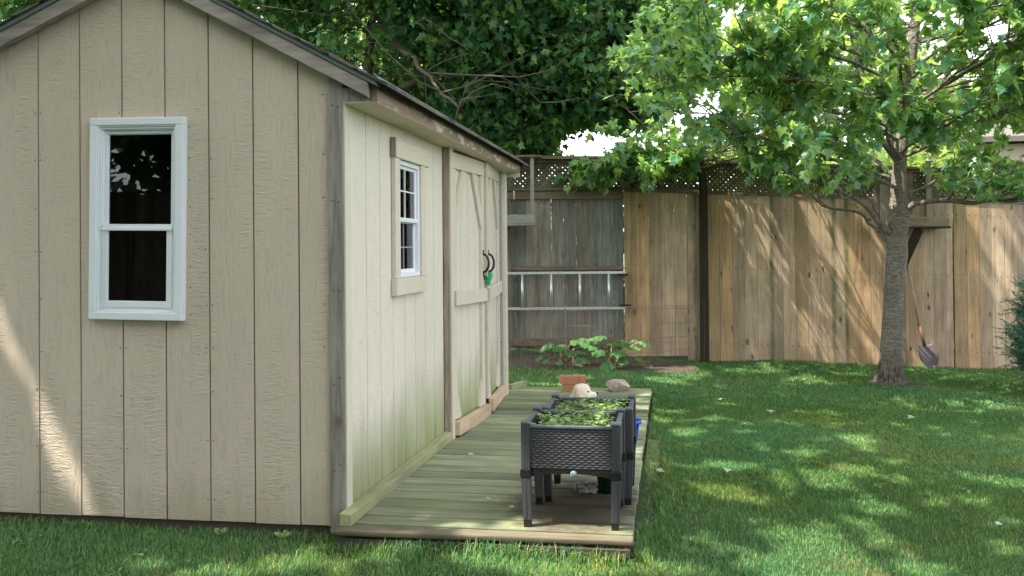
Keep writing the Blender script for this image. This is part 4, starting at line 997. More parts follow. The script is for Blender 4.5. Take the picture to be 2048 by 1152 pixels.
limb([A(1786, 495), A(1768, 478, .05), A(1745, 452, .1), A(1720, 426, .1), A(1680, 418, .1), A(1655, 415, .1), A(1630, 400, .1), A(1612, 375, .1)], .022, .006)
limb([A(1802, 425), A(1830, 408, -.1), A(1870, 400, -.2), A(1930, 404, -.35), A(1990, 402, -.5), A(2060, 396, -.7), A(2140, 380, -.9)], .034, .012)
limb([A(1812, 415), A(1822, 385, .1), A(1860, 370, .2), A(1930, 355, .35), A(2010, 340, .5)], .018, .006)
limb([A(1800, 330), A(1765, 285, -.1), A(1720, 225, -.3), A(1690, 180, -.4), A(1640, 165, -.6), A(1560, 155, -.9), A(1500, 130, -1.)], .030, .008)
limb([A(1800, 300), A(1745, 230, .2), A(1700, 60, .5), A(1690, -20, .6)], .026, .008)
limb([A(1735, 110, 0), A(1710, 70, .1), A(1680, 30, .1), A(1640, -20, .2)], .018, .008)
limb([A(1806, 260), A(1860, 140, .0), A(1910, 80, -.1), A(1960, 40, -.2), A(2000, 0, -.3), A(2060, -60, -.4)], .040, .014)
limb([A(1804, 280), A(1900, 140, .3), A(1960, 120, .35), A(2050, 113, .5), A(2150, 90, .6)], .024, .008)
limb([A(1800, 360), A(1740, 310, .3), A(1650, 270, .8), A(1540, 262, 1.2), A(1430, 300, 1.5), A(1330, 330, 1.6)], .024, .006)
limb([A(1800, 380), A(1720, 340, -.5), A(1620, 300, -.9), A(1500, 270, -1.1), A(1390, 250, -1.0)], .022, .006)
limb([A(1812, 200), A(1740, 90, .4), A(1600, 20, .9), A(1440, -10, 1.2), A(1320, 40, 1.3)], .026, .006)
limb([A(1812, 180), A(1700, 120, -.6), A(1560, 90, -1.0), A(1420, 120, -1.2), A(1300, 170, -1.2)], .022, .005)
limb([A(1800, 360, .2), A(1640, 310, .9), A(1480, 315, 1.2), A(1370, 345, 1.3), A(1290, 362, 1.3), A(1215, 365, 1.2)], .016, .004)
limb([A(1800, 350, .2), A(1640, 280, .9), A(1450, 300, 1.2), A(1330, 318, 1.3), A(1250, 325, 1.2), A(1195, 345, 1.1)], .016, .004)
limb([A(1740, 440, .0), A(1650, 330, 1.0), A(1480, 350, 1.5), A(1350, 335, 1.6), A(1240, 345, 1.5)][0:1]+[A(1640, 335, 1.0), A(1480, 335, 1.5), A(1350, 335, 1.6), A(1235, 352, 1.5)], .014, .005)
for i in range(20):                                                   # limbs all round, also above the picture
    zz = 2.1+i*.19; az = i*2.4+.5; h = tp_[-1][2]
    k = np.searchsorted([p[2] for p in tp_], zz); k = min(max(k, 1), len(tp_)-1); p0 = tp_[k-1]+(tp_[k]-tp_[k-1])*np.clip((zz-tp_[k-1][2])/(tp_[k][2]-tp_[k-1][2]), 0, 1)
    Ln = 2.7*(1-.62*i/20); d_ = np.array([math.cos(az), math.sin(az), .30+.02*i]); q = p0+d_*Ln
    pts = wig(p0, q, 6, .05); limb(pts, .026*(1-.5*i/20), .006)
for (dx, dy, zz, Ln, rise) in [(-.9, -1.6, 1.95, 1.7, .25), (.2, -1.8, 2.0, 1.7, .22), (1.2, -1.3, 1.95, 1.8, .2), (.7, -1.6, 2.35, 1.9, .3), (1.8, -.5, 2.05, 2., .18), (1.7, .3, 2.2, 2.1, .2), (-1.7, -.8, 2.1, 2.2, .22), (-1.2, -1.5, 2.4, 2.2, .3),
                              (.1, -1.6, 2.7, 1.8, .25), (-.8, -1.4, 2.8, 2., .2), (1.2, -1.2, 2.8, 1.9, .25), (-1.8, .2, 2.2, 2.3, .12), (1.6, .9, 2.4, 2.1, .2), (.6, 1.5, 2.2, 1.9, .2), (-.6, 1.5, 2.3, 2.0, .2), (-1.8, -.4, 2.5, 2.5, .16), (1.9, -.9, 2.6, 2.2, .16)]:
    k = np.searchsorted([p[2] for p in tp_], zz); p0 = tp_[k-1]+(tp_[k]-tp_[k-1])*np.clip((zz-tp_[k-1][2])/(tp_[k][2]-tp_[k-1][2]), 0, 1)
    d_ = HR*dx+HF*dy; d_ /= np.linalg.norm(d_); limb(wig(p0, p0+d_*Ln+np.array([0, 0, Ln*rise]), 6, .05, -.03), .020, .005)
lb = MB(); tw = MB(); LP, LA = [], []
crown_c = np.array([tp_[12][0], tp_[12][1], 3.2])
def inimg(p): 
    x, y = toP(p); return x, y
BX, BY = [1180, 1230, 1300, 1420, 1500, 1600, 1700, 1780, 1900, 2050], [378, 388, 392, 358, 372, 388, 368, 362, 382, 395]
def twig(p, d, Ln, lvl):
    d = d/np.linalg.norm(d); q = p+d*Ln; m = 4
    qx, qy = toP(q)
    if qy > np.interp(qx, BX, BY)+4: return
    pts = wig(p, q, m, .07, .02)
    (lb if lvl == 0 else tw).tube(pts, taper(.010 if lvl == 0 else .0042, .0035 if lvl == 0 else .0015, m), 5 if lvl == 0 else 3, False)
    if lvl == 0:
        for k in range(7):
            t = random.uniform(.2, 1); a = pts[0]+(pts[-1]-pts[0])*t
            dd = d*.6+np.array(rng.normal(size=3))*.55; dd[2] += .05; twig(a, dd, Ln*random.uniform(.3, .5), 1)
    else:
        for k in range(7):
            t = .25+.75*k/6; a = np.array(pts[0])+(np.array(pts[-1])-pts[0])*t
            for s in (0, 1):
                LP.append(a+rng.normal(size=3)*.012); az = rng.normal(size=3); LA.append(d*.5+az*.8+np.array([0, 0, -.55]))
for (pts, r0, r1) in limbs:
    m = len(pts)-1; dense = []
    for i in range(m):
        for k in range(3): dense.append(pts[i]+(pts[i+1]-pts[i])*(k/3)+rng.normal(size=3)*(.006 if i else 0))
    dense.append(pts[-1]); lb.tube(dense, taper(r0, r1, len(dense)-1), 8, False)
    total = sum(np.linalg.norm(pts[i+1]-pts[i]) for i in range(m)); nb_ = int(total/.17)
    for k in range(nb_):
        t = .28+.72*(k+random.random())/nb_; j = min(int(t*m), m-1); a = pts[j]+(pts[j+1]-pts[j])*(t*m-j)
        d_ = (pts[j+1]-pts[j]); d_ /= np.linalg.norm(d_); dd = d_*.55+rng.normal(size=3)*.5; dd[2] = abs(dd[2])*.6+.02
        twig(a, dd, random.uniform(.35, .75)*(1.15-.4*t), 0)
LP, LA = np.array(LP), np.array(LA)
# keep the trunk's lower stem and the shown gaps of sky clear
pix = np.array([toP(p) for p in LP]); x_, y_ = pix[:, 0], pix[:, 1]
bottom = np.interp(x_, [1180, 1230, 1300, 1420, 1500, 1600, 1700, 1780, 1900, 2050], [378, 388, 392, 358, 372, 388, 368, 362, 382, 395])
k = (y_ < bottom+rng.normal(size=len(y_))*8)
for (gx, gy, ga, gb) in [(1412, 205, 42, 30), (1375, 235, 40, 22), (1330, 292, 60, 10), (2000, 60, 40, 30), (1960, 100, 30, 20), (1180, 290, 60, 30), (1830, 90, 20, 90), (1812, 190, 14, 30), (1900, 100, 60, 14), (1480, 30, 22, 30), (1945, 150, 26, 10), (1740, 60, 14, 40)]:
    k &= ~((((x_-gx)/ga)**2+((y_-gy)/gb)**2 < 1) & (rng.random(len(x_)) < .85))
k &= keep_mask(LP, .95)
k &= rng.random(len(LP)) < .68
LP, LA = LP[k], LA[k]; n = len(LP)
LN = rng.normal(size=(n, 3))*.55+np.array([0, -.25, 1.]); 
V, Fs = leaves(LP, LA, LN, rng.uniform(.052, .112, n), MAPLE); np_mesh('crown', V, Fs, m_leaf, yt)
lb.build('limbs', m_bark, yt, smooth=True); tw.build('twigs', m_bark2, yt)
print('young tree leaves', n)

# ------------------------------------------------------------------ trees beyond
m_dleaf = leafmat('dark_maple_leaf', [(.022, .11, .06), (.04, .16, .08), (.075, .20, .07), (.15, .25, .055)], .46, (.26, .42, .06), .38, .5)
m_lleaf = leafmat('pale_tree_leaf', [(.10, .18, .045), (.16, .25, .06), (.24, .33, .09)], .55, (.50, .62, .10), .5)
m_bark3 = plain('old_bark', (.10, .088, .065), .95, 0, 25, .4, .6)
def crown(blobs, per, sig, size, T, clump=13, gaps=None, flat=.6):
    Ps = []
    for (c, r, nc) in blobs:
        d = norm(rng.normal(size=(nc, 3)))*(rng.random((nc, 1))**.42); cc = np.array(c)+d*np.array(r)
        m = clump; q = np.repeat(cc, m, 0)+rng.normal(size=(nc*m, 3))*np.array([sig, sig, sig*flat]); Ps.append(q)
    P = np.concatenate(Ps)
    if gaps:
        pix = CAM; d = P-CAM; z = d@_f; X = 1024+F*(d@_r)/z; Y = 576+SY-F*(d@_u)/z; k = np.ones(len(P), bool)
        for (gx, gy, ga, gb, pr) in gaps: k &= ~((((X-gx)/ga)**2+((Y-gy)/gb)**2 < 1) & (z > 0) & (rng.random(len(P)) < pr))
        P = P[k]
    n = len(P); ax = rng.normal(size=(n, 3))*.8+np.array([0, 0, -.45]); nr = rng.normal(size=(n, 3))*.6+np.array([0, -.2, .9])
    return P, ax, nr, rng.uniform(size*.7, size*1.3, n)
def farx(P):  # gap wedge of open sky, in world space beyond the fence
    return P
big = thing('maple_tree', at(735, 640, 13.5), 'large old maple with dark spreading limbs rising behind the shed', 'tree')
mb = MB()
trunks = [[(742, 620, 13.5, 26), (742, 300, 13.5, 22), (738, 150, 13.5, 17), (742, 60, 13.5, 14), (750, -60, 13.4, 13), (760, -420, 12.5, 10)],
          [(742, 420, 13.5, 20), (700, 240, 13.8, 13), (680, 90, 14, 11), (690, -40, 14, 10), (700, -300, 14, 6)],
          [(742, 330, 13.5, 16), (790, 180, 13.2, 11), (850, 155, 13, 9), (900, 150, 12.9, 7.5), (935, 140, 12.7, 6.5), (1010, 140, 12.5, 6), (1060, 170, 12.5, 5), (1130, 180, 12.5, 3), (1200, 200, 12.5, 1.5)],
          [(730, 60, 13.5, 11), (760, 50, 13, 9), (800, 92, 12.4, 8), (850, 145, 12, 6), (885, 185, 11.7, 5), (917, 215, 11.5, 4)],
          [(745, 40, 13.5, 10), (800, 20, 13, 8), (880, 0, 12.6, 7), (980, -30, 12, 5)],
          [(700, 60, 13.8, 9), (655, 22, 13.5, 7), (600, 10, 13.2, 5)],
          [(935, 140, 12.7, 4), (960, 110, 12.4, 3), (975, 60, 12.2, 2)],
          [(738, 120, 13.5, 9), (780, 60, 12.8, 5), (850, 40, 12.2, 4), (900, 80, 12, 2.4), (935, 100, 11.8, 1.5)],
          [(650, 120, 14, 6), (700, 90, 13.8, 5), (760, 110, 13.5, 3)]]
for tr_ in trunks:
    P = [at(x, y, D) for x, y, D, r in tr_]; R_ = [r*.5*1.25*D/F for x, y, D, r in tr_]; PP, RR = [], []
    for i in range(len(P)-1):
        for k in range(4): PP.append(P[i]+(P[i+1]-P[i])*k/4+rng.normal(size=3)*(.018 if i or k else 0)); RR.append(R_[i]+(R_[i+1]-R_[i])*k/4)
    PP.append(P[-1]); RR.append(R_[-1]); mb.tube(PP, RR, 9, False)
mb.build('trunk', m_bark3, big, smooth=True)
mb = MB()
root = at(740, 60, 13.5)
over = []                                                             # limbs of the same tree that spread above the yard
for k in range(16):
    q = np.array([rng.uniform(-7, 3.2), rng.uniform(-5, 8), rng.uniform(6.2, 8)]); P = wig(at(752, -200, 13), q, 9, .05, -.08); mb.tube(P, taper(.11, .02, 9), 6, False)
for k in range(80):
    t = rng.integers(2, 5); src = trunks[[2, 3, 4, 0, 1, 5][rng.integers(0, 6)]]; a = src[rng.integers(2, len(src))]; p = at(a[0], a[1], a[2])
    q = p+rng.normal(size=3)*np.array([1., .8, .55]); P = wig(p, q, 5, .12); mb.tube(P, taper(.014, .004, 5), 4, False)
mb.build('branches', m_bark3, big, smooth=True)
def B(x, y, D, rpx, rpy, rd, n): return (at(x, y, D), (rpx*D/F, rd, rpy*D/F), n)
blobs = [B(60, -20, 13, 150, 80, 1.2, 150), B(560, -20, 13.5, 160, 90, 1.2, 150), B(700, 80, 14.2, 160, 130, 1., 140), B(760, 40, 12.8, 130, 110, .9, 70), B(860, 180, 14.2, 150, 110, 1.1, 200),
         B(960, 60, 13, 160, 120, 1.2, 230), B(1090, 120, 13.2, 150, 130, 1.2, 290), B(1010, 220, 13.6, 130, 90, 1., 200), B(1190, 60, 13.5, 140, 130, 1.2, 250),
         B(1150, 190, 13.2, 130, 75, 1., 200), B(1270, 210, 13.4, 110, 60, .9, 120), B(1300, 60, 14, 120, 120, 1.2, 180), B(900, -60, 13, 400, 90, 1.8, 330), B(1350, 150, 14, 70, 60, .8, 60), B(1075, 265, 14, 50, 60, .5, 120)]
SKY = [(1175, 285, 62, 30, .97), (1220, 300, 30, 22, .97), (1412, 205, 44, 32, .97), (1375, 235, 46, 26, .95), (1310, 292, 70, 20, .95), (1480, 200, 60, 60, .7), (1990, 60, 90, 90, .9), (1920, 120, 60, 50, .6), (1690, 240, 60, 60, .5), (2040, 200, 50, 60, .7), (1560, 260, 50, 40, .4), (1330, 20, 30, 20, .5), (1240, 20, 15, 12, .8), (1380, 100, 14, 12, .8)]
P, ax, nr, sz = crown(blobs, 0, .17, .112, SIMPLE, 22, SKY+[(742, 100, 26, 110, .8), (700, 40, 30, 60, .6), (850, 150, 60, 12, .6), (830, 110, 70, 30, .45), (1000, 145, 80, 12, .6), (800, 170, 60, 60, .35), (690, 180, 60, 60, .4), (960, 215, 50, 40, .4), (1120, 140, 50, 40, .3)])
k = keep_mask(P, 1.)
V1, F1 = leaves(P[k], ax[k], nr[k], sz[k], SIMPLE)
# canopy over the yard, open where the sun reaches the young tree's crown
nc = 1150
cc = np.stack([rng.uniform(-7, 2.8, nc), rng.uniform(-5.5, 7.5, nc), rng.uniform(5.9, 8.6, nc)], 1)
cc = cc[~((cc[:, 0] > .8) & (cc[:, 1] > 1.5))]; nc = len(cc)
P = [np.repeat(cc, 13, 0)+rng.normal(size=(nc*13, 3))*np.array([.27, .27, .16])]
def shade(pts, m):                                                    # extra unseen leaf clumps, added to keep the sun off these places
    i = rng.integers(0, len(pts), m); q = pts[i]; t = (rng.uniform(5.9, 8.4, m)-q[:, 2])/SUN[2]
    return q+t[:, None]*SUN+rng.normal(size=(m, 3))*.12
g_ = np.stack([rng.uniform(-2.1, 0, 900), np.zeros(900), rng.uniform(-.1, 2.4, 900)], 1)
f_ = np.array([FP(u, -.05, z) for u, z in zip(rng.uniform(-.3, 8, 1500), rng.uniform(-.2, 1.9, 1500))])
l_ = np.stack([rng.uniform(-2.5, 4.8, 3000), rng.uniform(-1.2, 7., 3000), np.full(3000, -.12)], 1)
P += [shade(g_, 1500), shade(f_, 1500), shade(l_, 9000)]
P = np.concatenate(P)
P = P[keep_mask(P, 1.)]
for (gc, gr) in (((3.0, 5.3, 4.0), 1.7), ((1.7, 5.6, 3.4), 1.2), ((2.2, 4.0, 3.2), .7), ((4.6, 5.0, 3.2), 1.), ((.9, 6.2, 3.3), .5)):
    v = P-np.array(gc); t_ = v@SUN; d2 = (v*v).sum(1)-t_*t_; P = P[~((d2 < gr*gr) & (rng.random(len(P)) < .85))]
n = len(P); print('canopy', n)
V2, F2 = leaves(P, rng.normal(size=(n, 3))+np.array([0, 0, -.3]), rng.normal(size=(n, 3))*.45+np.array([0, 0, 1.]), rng.uniform(.15, .25, n), SIMPLE)
np_mesh('crown', np.concatenate([V1, V2]), np.concatenate([F1, F2+len(V1)]), m_dleaf, big)
def far_tree(x, y, D, lab, blobs, mat, size, sig, gaps=SKY, clump=12, tr=.12):
    o = thing('background_tree', at(x, 640, D), lab, 'tree', 'trees beyond the fence')
    p0 = at(x, 640, D); mb = MB(); top_ = at(x, y, D); P = wig(p0, top_, 8, .02); mb.tube(P, taper(tr, tr*.3, 8), 8, False)
    for (c, r, nc) in blobs:
        for k in range(3): mb.tube(wig(P[5+k], np.array(c)+rng.normal(size=3)*np.array(r)*.5, 5, .06), taper(tr*.35, .01, 5), 5, False)
    mb.build('trunk', m_bark3, o, smooth=True)
    P, ax, nr, sz = crown(blobs, 0, sig, size, SIMPLE, clump, gaps); k = keep_mask(P, 1.); V, Fs = leaves(P[k], ax[k], nr[k], sz[k], SIMPLE)
    np_mesh('crown', V, Fs, mat, o); return o
far_tree(820, 60, 19, 'sunlit pale green tree seen through the old maple behind the shed', [B(700, 150, 19, 200, 130, 1.5, 200), B(900, 200, 19, 180, 110, 1.5, 180), B(820, 0, 19, 200, 120, 1.5, 130)], m_lleaf, .19, .3)
far_tree(1080, 100, 21, 'sunlit pale green tree seen above the left end of the fence', [B(1060, 240, 21, 120, 70, 1.2, 130), B(1100, 100, 21, 200, 120, 1.5, 160), B(1330, 120, 22, 140, 80, 1.2, 70)], m_lleaf, .2, .3)
far_tree(1560, 100, 20, 'pale green tree far beyond the fence left of the young maple trunk', [B(1540, 150, 20, 150, 120, 1.4, 100), B(1500, 330, 19, 170, 50, 1., 90), B(1640, 40, 20, 140, 90, 1.4, 80)], m_lleaf, .2, .32)
far_tree(1840, 120, 19, 'pale green tree beyond the fence right of the young maple trunk', [B(1860, 200, 19, 150, 110, 1.3, 100), B(1760, 340, 18, 200, 45, 1., 100), B(2040, 330, 18, 120, 60, 1., 60)], m_lleaf, .19, .32)
far_tree(200, 0, 16, 'dark leafy tree beyond the left slope of the shed roof', [B(150, -60, 16, 300, 110, 1.4, 260), B(-200, 100, 16, 200, 200, 1.4, 120)], m_dleaf, .17, .26, None)
hg = thing('hedge', FP(.5, 1.6, -.3), 'dark bushy hedge showing through the gaps of the weathered fence', 'hedge')
hb = MB()
for u in np.arange(-1.5, 9, .8): hb.tube([FP(u, 1.6, -.4), FP(u, 1.6, 1.3)], [.03, .01], 6)
hb.build('stems', m_bark3, hg)
Ps = []
for u in np.arange(-2., 9.5, .12):
    for k in range(7): Ps.append(FP(u+random.uniform(-.1, .1), 1.6+random.uniform(-.6, .5), random.uniform(-.2, 1.95 if u < 2.3 else 1.7)))
Ps = np.repeat(np.array(Ps), 16, 0); Ps = Ps+rng.normal(size=Ps.shape)*.13; n = len(Ps)
V, Fs = leaves(Ps, rng.normal(size=(n, 3)), rng.normal(size=(n, 3))*.6+np.array([0, -.3, .8]), rng.uniform(.10, .17, n), SIMPLE); np_mesh('foliage', V, Fs, m_dleaf, hg)
# unseen trees added behind and left to block light from the gable
def blocker_tree(name, x, y, h, r, n, lab, mat=m_dleaf):
    o = thing(name, (x, y, -.3), lab, 'tree', 'unseen trees added to block light'); mb = MB(); P = wig((x, y, -.35), (x, y, h*.8), 8, .02); mb.tube(P, taper(.2, .05, 8), 8, False); mb.build('trunk', m_bark3, o, smooth=True)
    P, ax, nr, sz = crown([((x, y, h*.6), (r, r, h*.38), n)], 0, .35, .3, SIMPLE, 10); k = keep_mask(P, 1.); V, Fs = leaves(P[k], ax[k], nr[k], sz[k], SIMPLE); np_mesh('crown', V, Fs, mat, o)
blocker_tree('blocker_tree', -5.5, -9.5, 8.5, 3.8, 1100, 'unseen leafy tree added behind the rear fence on the left to block light')
blocker_tree('blocker_tree', -.5, -10, 8.5, 3.8, 1000, 'unseen leafy tree added behind the middle of the rear fence to block light')
blocker_tree('blocker_tree', 4.0, -10.5, 6.5, 2.8, 260, 'unseen leafy tree added behind the rear fence on the right to block light')
blocker_tree('blocker_tree', -7.5, -5, 7, 3., 500, 'unseen leafy tree added at the left side of the yard to block light')

# neighbour's house glimpsed at the right
nh = thing('neighbour_house', at(2150, 560, 17), 'neighbour house with pale siding and brown roof glimpsed through the leaves at right', 'house')
c = at(2150, 560, 17); cx, cy = c[0], c[1]
mb = MB(); mb.box((cx-1.7, cy, -.6), (cx+4, cy+5, 2.95)); mb.build('wall', plain('pink_brick', (.48, .38, .33), .85, 0, 25, .25, .2), nh)
mb = MB(); mb.prism([(cx-2.0, cy-.3, 2.97), (cx+4.3, cy-.3, 2.97), (cx+4.3, cy+2.5, 4.4), (cx-2.0, cy+2.5, 4.4)], (0, 0, .1)); mb.prism([(cx-2.0, cy+2.52, 4.4), (cx+4.3, cy+2.52, 4.4), (cx+4.3, cy+5.3, 2.97), (cx-2.0, cy+5.3, 2.97)], (0, 0, .1)); mb.build('roof', m_shingle, nh)
mb = MB(); mb.box((cx-1.0, cy-.03, 1.5), (cx+.1, cy-.002, 2.6)); wn = mb.build('window', m_white, nh); mb = MB(); mb.box((cx-.92, cy-.04, 1.58), (cx+.02, cy-.031, 2.52)); mb.build('pane', m_dark, wn)

# ------------------------------------------------------------------ conifer at the right edge
cf = thing('conifer_shrub', onlawn(2132, 800), 'blue green conifer shrub entering at the right edge', 'shrub')
cc_ = onlawn(2132, 800); DC = float((cc_-CAM)@HF); mb = MB(); mb.tube([cc_, cc_+[0, 0, 1.1]], [.03, .01], 6); Pn, An = [], []
tw = MB()
for k in range(330):
    az = random.uniform(0, 6.28); z0 = random.uniform(.08, 1.0); env = .46*math.sin(min(1, z0/1.15+.1)*math.pi)**.5; Ln = env*random.uniform(.75, 1.)
    p = cc_+np.array([0, 0, z0]); d = np.array([math.cos(az), math.sin(az), .35]); q = p+d*Ln; tw.tube([p, q], [.005, .002], 3, False)
    for j in range(9):
        t = .3+.7*j/8; a = p+(q-p)*t; dd = d/np.linalg.norm(d)*.7+rng.normal(size=3)*.55; dd[2] += .15; b2 = a+dd*.11
        tw.tube([a, b2], [.002, .001], 3, False)
        for m in range(22): Pn.append(a+(b2-a)*(m/21)); An.append(dd*.9+rng.normal(size=3)*.6)
mb.build('trunk', m_bark3, cf); tw.build('twigs', m_bark2, cf)
NEED = (np.array([(-.07, 0, 0), (.07, 0, 0), (.05, .7, 0), (0, 1, 0), (-.05, .7, 0)]), np.array([(0, 1, 2), (0, 2, 4), (4, 2, 3)]))
Pn, An = np.array(Pn), np.array(An); V, Fs = leaves(Pn, An, rng.normal(size=(len(Pn), 3)), rng.uniform(.026, .045, len(Pn)), NEED)
np_mesh('foliage', V, Fs, leafmat('conifer_needles', [(.04, .15, .09), (.08, .23, .13), (.13, .31, .19)], .2, (.1, .2, .08)), cf)

# ------------------------------------------------------------------ big-leaved plant in the bed
m_big, t, b = newmat('broad_leaf'); isl = island(t); r_ = ramp(t, isl, [(0, (.035, .11, .03)), (.5, (.06, .17, .05)), (1, (.11, .23, .08))]); L(t, r_.outputs[0], b.inputs['Base Color']); b.inputs['Roughness'].default_value = .45
nv = noise(t, coords(t), 30, 3); bump(t, nv, b, .5, .01); tl = t.nodes.new('ShaderNodeBsdfTranslucent'); tl.inputs[0].default_value = (.28, .42, .07, 1); mxs = t.nodes.new('ShaderNodeMixShader'); mxs.inputs[0].default_value = .35
L(t, b.outputs[0], mxs.inputs[1]); L(t, tl.outputs[0], mxs.inputs[2]); L(t, mxs.outputs[0], t.nodes['Material Output'].inputs[0])
m_stalk = plain('pinkish_stalk', (.26, .17, .10), .5)
def rhubarb(base, tips, lab):
    o = thing('rhubarb_plant', base, lab, 'plant', 'broad leaved plants in the bed')
    st = MB()
    for (x, y, D, s) in tips:
        p = at(x, y, D); r = np.array([1., 0, 0]); base2 = np.array(base)+rng.normal(size=3)*np.array([.05, .05, 0]); mid = (p+base2)/2+np.array([0, 0, .05])
        st.tube([base2, mid, p], [.008, .007, .005], 6, False)
        out = p-np.array(base); out[2] = 0; out /= np.linalg.norm(out)+1e-6; out = out*.8+np.array([0, -.5, 0]); out /= np.linalg.norm(out)
        sd = np.cross(out, [0, 0, 1.]); nr_ = 7; na = 40; V = [p]; 
        tilt = random.uniform(.1, .9); s *= random.uniform(.65, .98)
        for j in range(1, nr_+1):
            for i in range(na):
                a = 2*math.pi*i/na; f = j/nr_; R0 = s*(.78+.22*math.cos(a))*(1+.10*f*math.sin(5*a+x)+.04*f*math.sin(11*a))
                lx, ly = R0*f*math.sin(a), R0*f*(math.cos(a)+.35)
                hgt = -.35*f*f*s*(.4+tilt)+.10*s*f*math.sin(7*a+x)+.05*s*f*math.sin(13*a+j)-tilt*ly*.5
                V.append(p+sd*lx+out*ly+np.array([0, 0, hgt]))
        Fc = [(0, 1+i, 1+(i+1) % na) for i in range(na)]+[(1+j*na+i, 1+(j+1)*na+i, 1+(j+1)*na+(i+1) % na, 1+j*na+(i+1) % na) for j in range(nr_-1) for i in range(na)]
        np_mesh('leaf', V, Fc, m_big, o, True)
    st.build('stalks', m_stalk, o, smooth=True)
D = 9.75
rhubarb(at(1225, 727, D), [(1205, 672, D, .15), (1240, 680, D-.1, .13), (1270, 678, D+.1, .11), (1285, 682, D, .10), (1200, 700, D-.2, .14), (1235, 700, D-.25, .13), (1190, 690, D, .12), (1215, 722, D-.3, .12), (1245, 715, D-.3, .11), (1275, 715, D-.2, .09), (1225, 685, D+.15, .12), (1258, 690, D, .10)], 'sunlit broad leaved plant in the soil bed behind the wire, right one')
rhubarb(at(1135, 727, D), [(1100, 685, D, .12), (1125, 690, D-.1, .13), (1150, 680, D, .13), (1165, 676, D+.1, .12), (1140, 700, D-.2, .12), (1160, 715, D-.3, .12), (1110, 698, D, .10), (1175, 690, D-.1, .10), (1095, 718, D-.2, .06), (1082, 712, D-.1, .07), (1120, 722, D-.3, .06)], 'shaded broad leaved plant in the soil bed behind the wire, left one')

# wire fencing round the bed
wf = thing('wire_fence', onlawn(1210, 742), 'low rusty wire mesh fence round the plants in the soil bed', 'wire fence')
path = [onlawn(x, y) for x, y in ((985, 742), (1100, 741), (1210, 741), (1300, 735), (1355, 729), (1390, 723), (1408, 716))]+[FP(2.12, -.13, -.12)]
path = [np.array(p) for p in path]; seg = [np.linalg.norm(path[i+1]-path[i]) for i in range(len(path)-1)]; tot = sum(seg)
def along(s):
    for i, l in enumerate(seg):
        if s <= l or i == len(seg)-1: return path[i]+(path[i+1]-path[i])*min(1, s/l)
        s -= l
hw_ = MB(); s = 0; Hh = at(1210, 617, 9.6)[2]+.14
while s < tot:
    p = along(s); hw_.tube([(p[0], p[1], p[2]-.01), (p[0]+random.uniform(-.004, .004), p[1], p[2]+Hh)], .0017, 4, False); s += .05
for z in (.02, .155, .30, .45, Hh-.03, Hh): 
    pts = [along(q) for q in np.linspace(0, tot, 50)]; hw_.tube([(p[0], p[1], p[2]+z+.004*math.sin(i*.7)) for i, p in enumerate(pts)], .0018, 4, False)
hw_.build('wire_mesh', plain('rusty_wire', (.20, .16, .13), .6, .5, 60, .3, .1), wf)
stk = MB(); p = onlawn(1132, 741); stk.tube([p, p+[0, 0, .66]], .006, 6)
stk.build('stake', plain('grey_stake', (.2, .17, .14), .8), wf)
# little wood block at the back corner of the shed
mb = MB(); mb.bar((.02, 3.92, deckz(3.9)+.012), (.10, 4.25, deckz(3.9)+.0), .05, .06); tag(mb.build('timber_offcut', m_sill, bevel=.003), 'short mossy timber offcut at the far corner of the shed', 'timber')

# ------------------------------------------------------------------ grass
def inbed(x, y): return ((x-BED[0])/BED[2])**2+((y-BED[1])/BED[3])**2
def grass_points(n, x0, x1, y0, y1):
    x = rng.uniform(x0, x1, n); y = rng.uniform(y0, y1, n)
    d = np.stack([x, y, gz2(x, y)], 1)-CAM; z = d@_f; X = 1024+F*(d@_r)/z; Y = 576+SY-F*(d@_u)/z
    mg_ = 1.0*F/np.maximum(z, .3)
    k = (z > .5) & (X > -mg_) & (X < 2048+mg_) & (Y < 1152+mg_*.35)
    k &= ~((x > -1.95) & (x < 0) & (y > .0) & (y < GY)); k &= ~((x > -.02) & (x < 1.2) & (y > -.135) & (y < 4.12))
    k &= ~((x > 1.19) & (x < 1.275+.02*np.sin(y*9)) & (y > .35) & (y < 2.3) & (rng.random(n) < .62))
    f = (np.stack([x, y], 1)-CAM[:2])@HF[:2]; k &= f < 10.52
    k &= (inbed(x, y) > 1.) | (rng.random(n) < .03); k &= (((x-TREE[0]-.05)/.27)**2+((y-TREE[1])/.2)**2 > 1) | (rng.random(n) < .08)
    return x[k], y[k], z[k]
GV, GF, GC = [], [], []
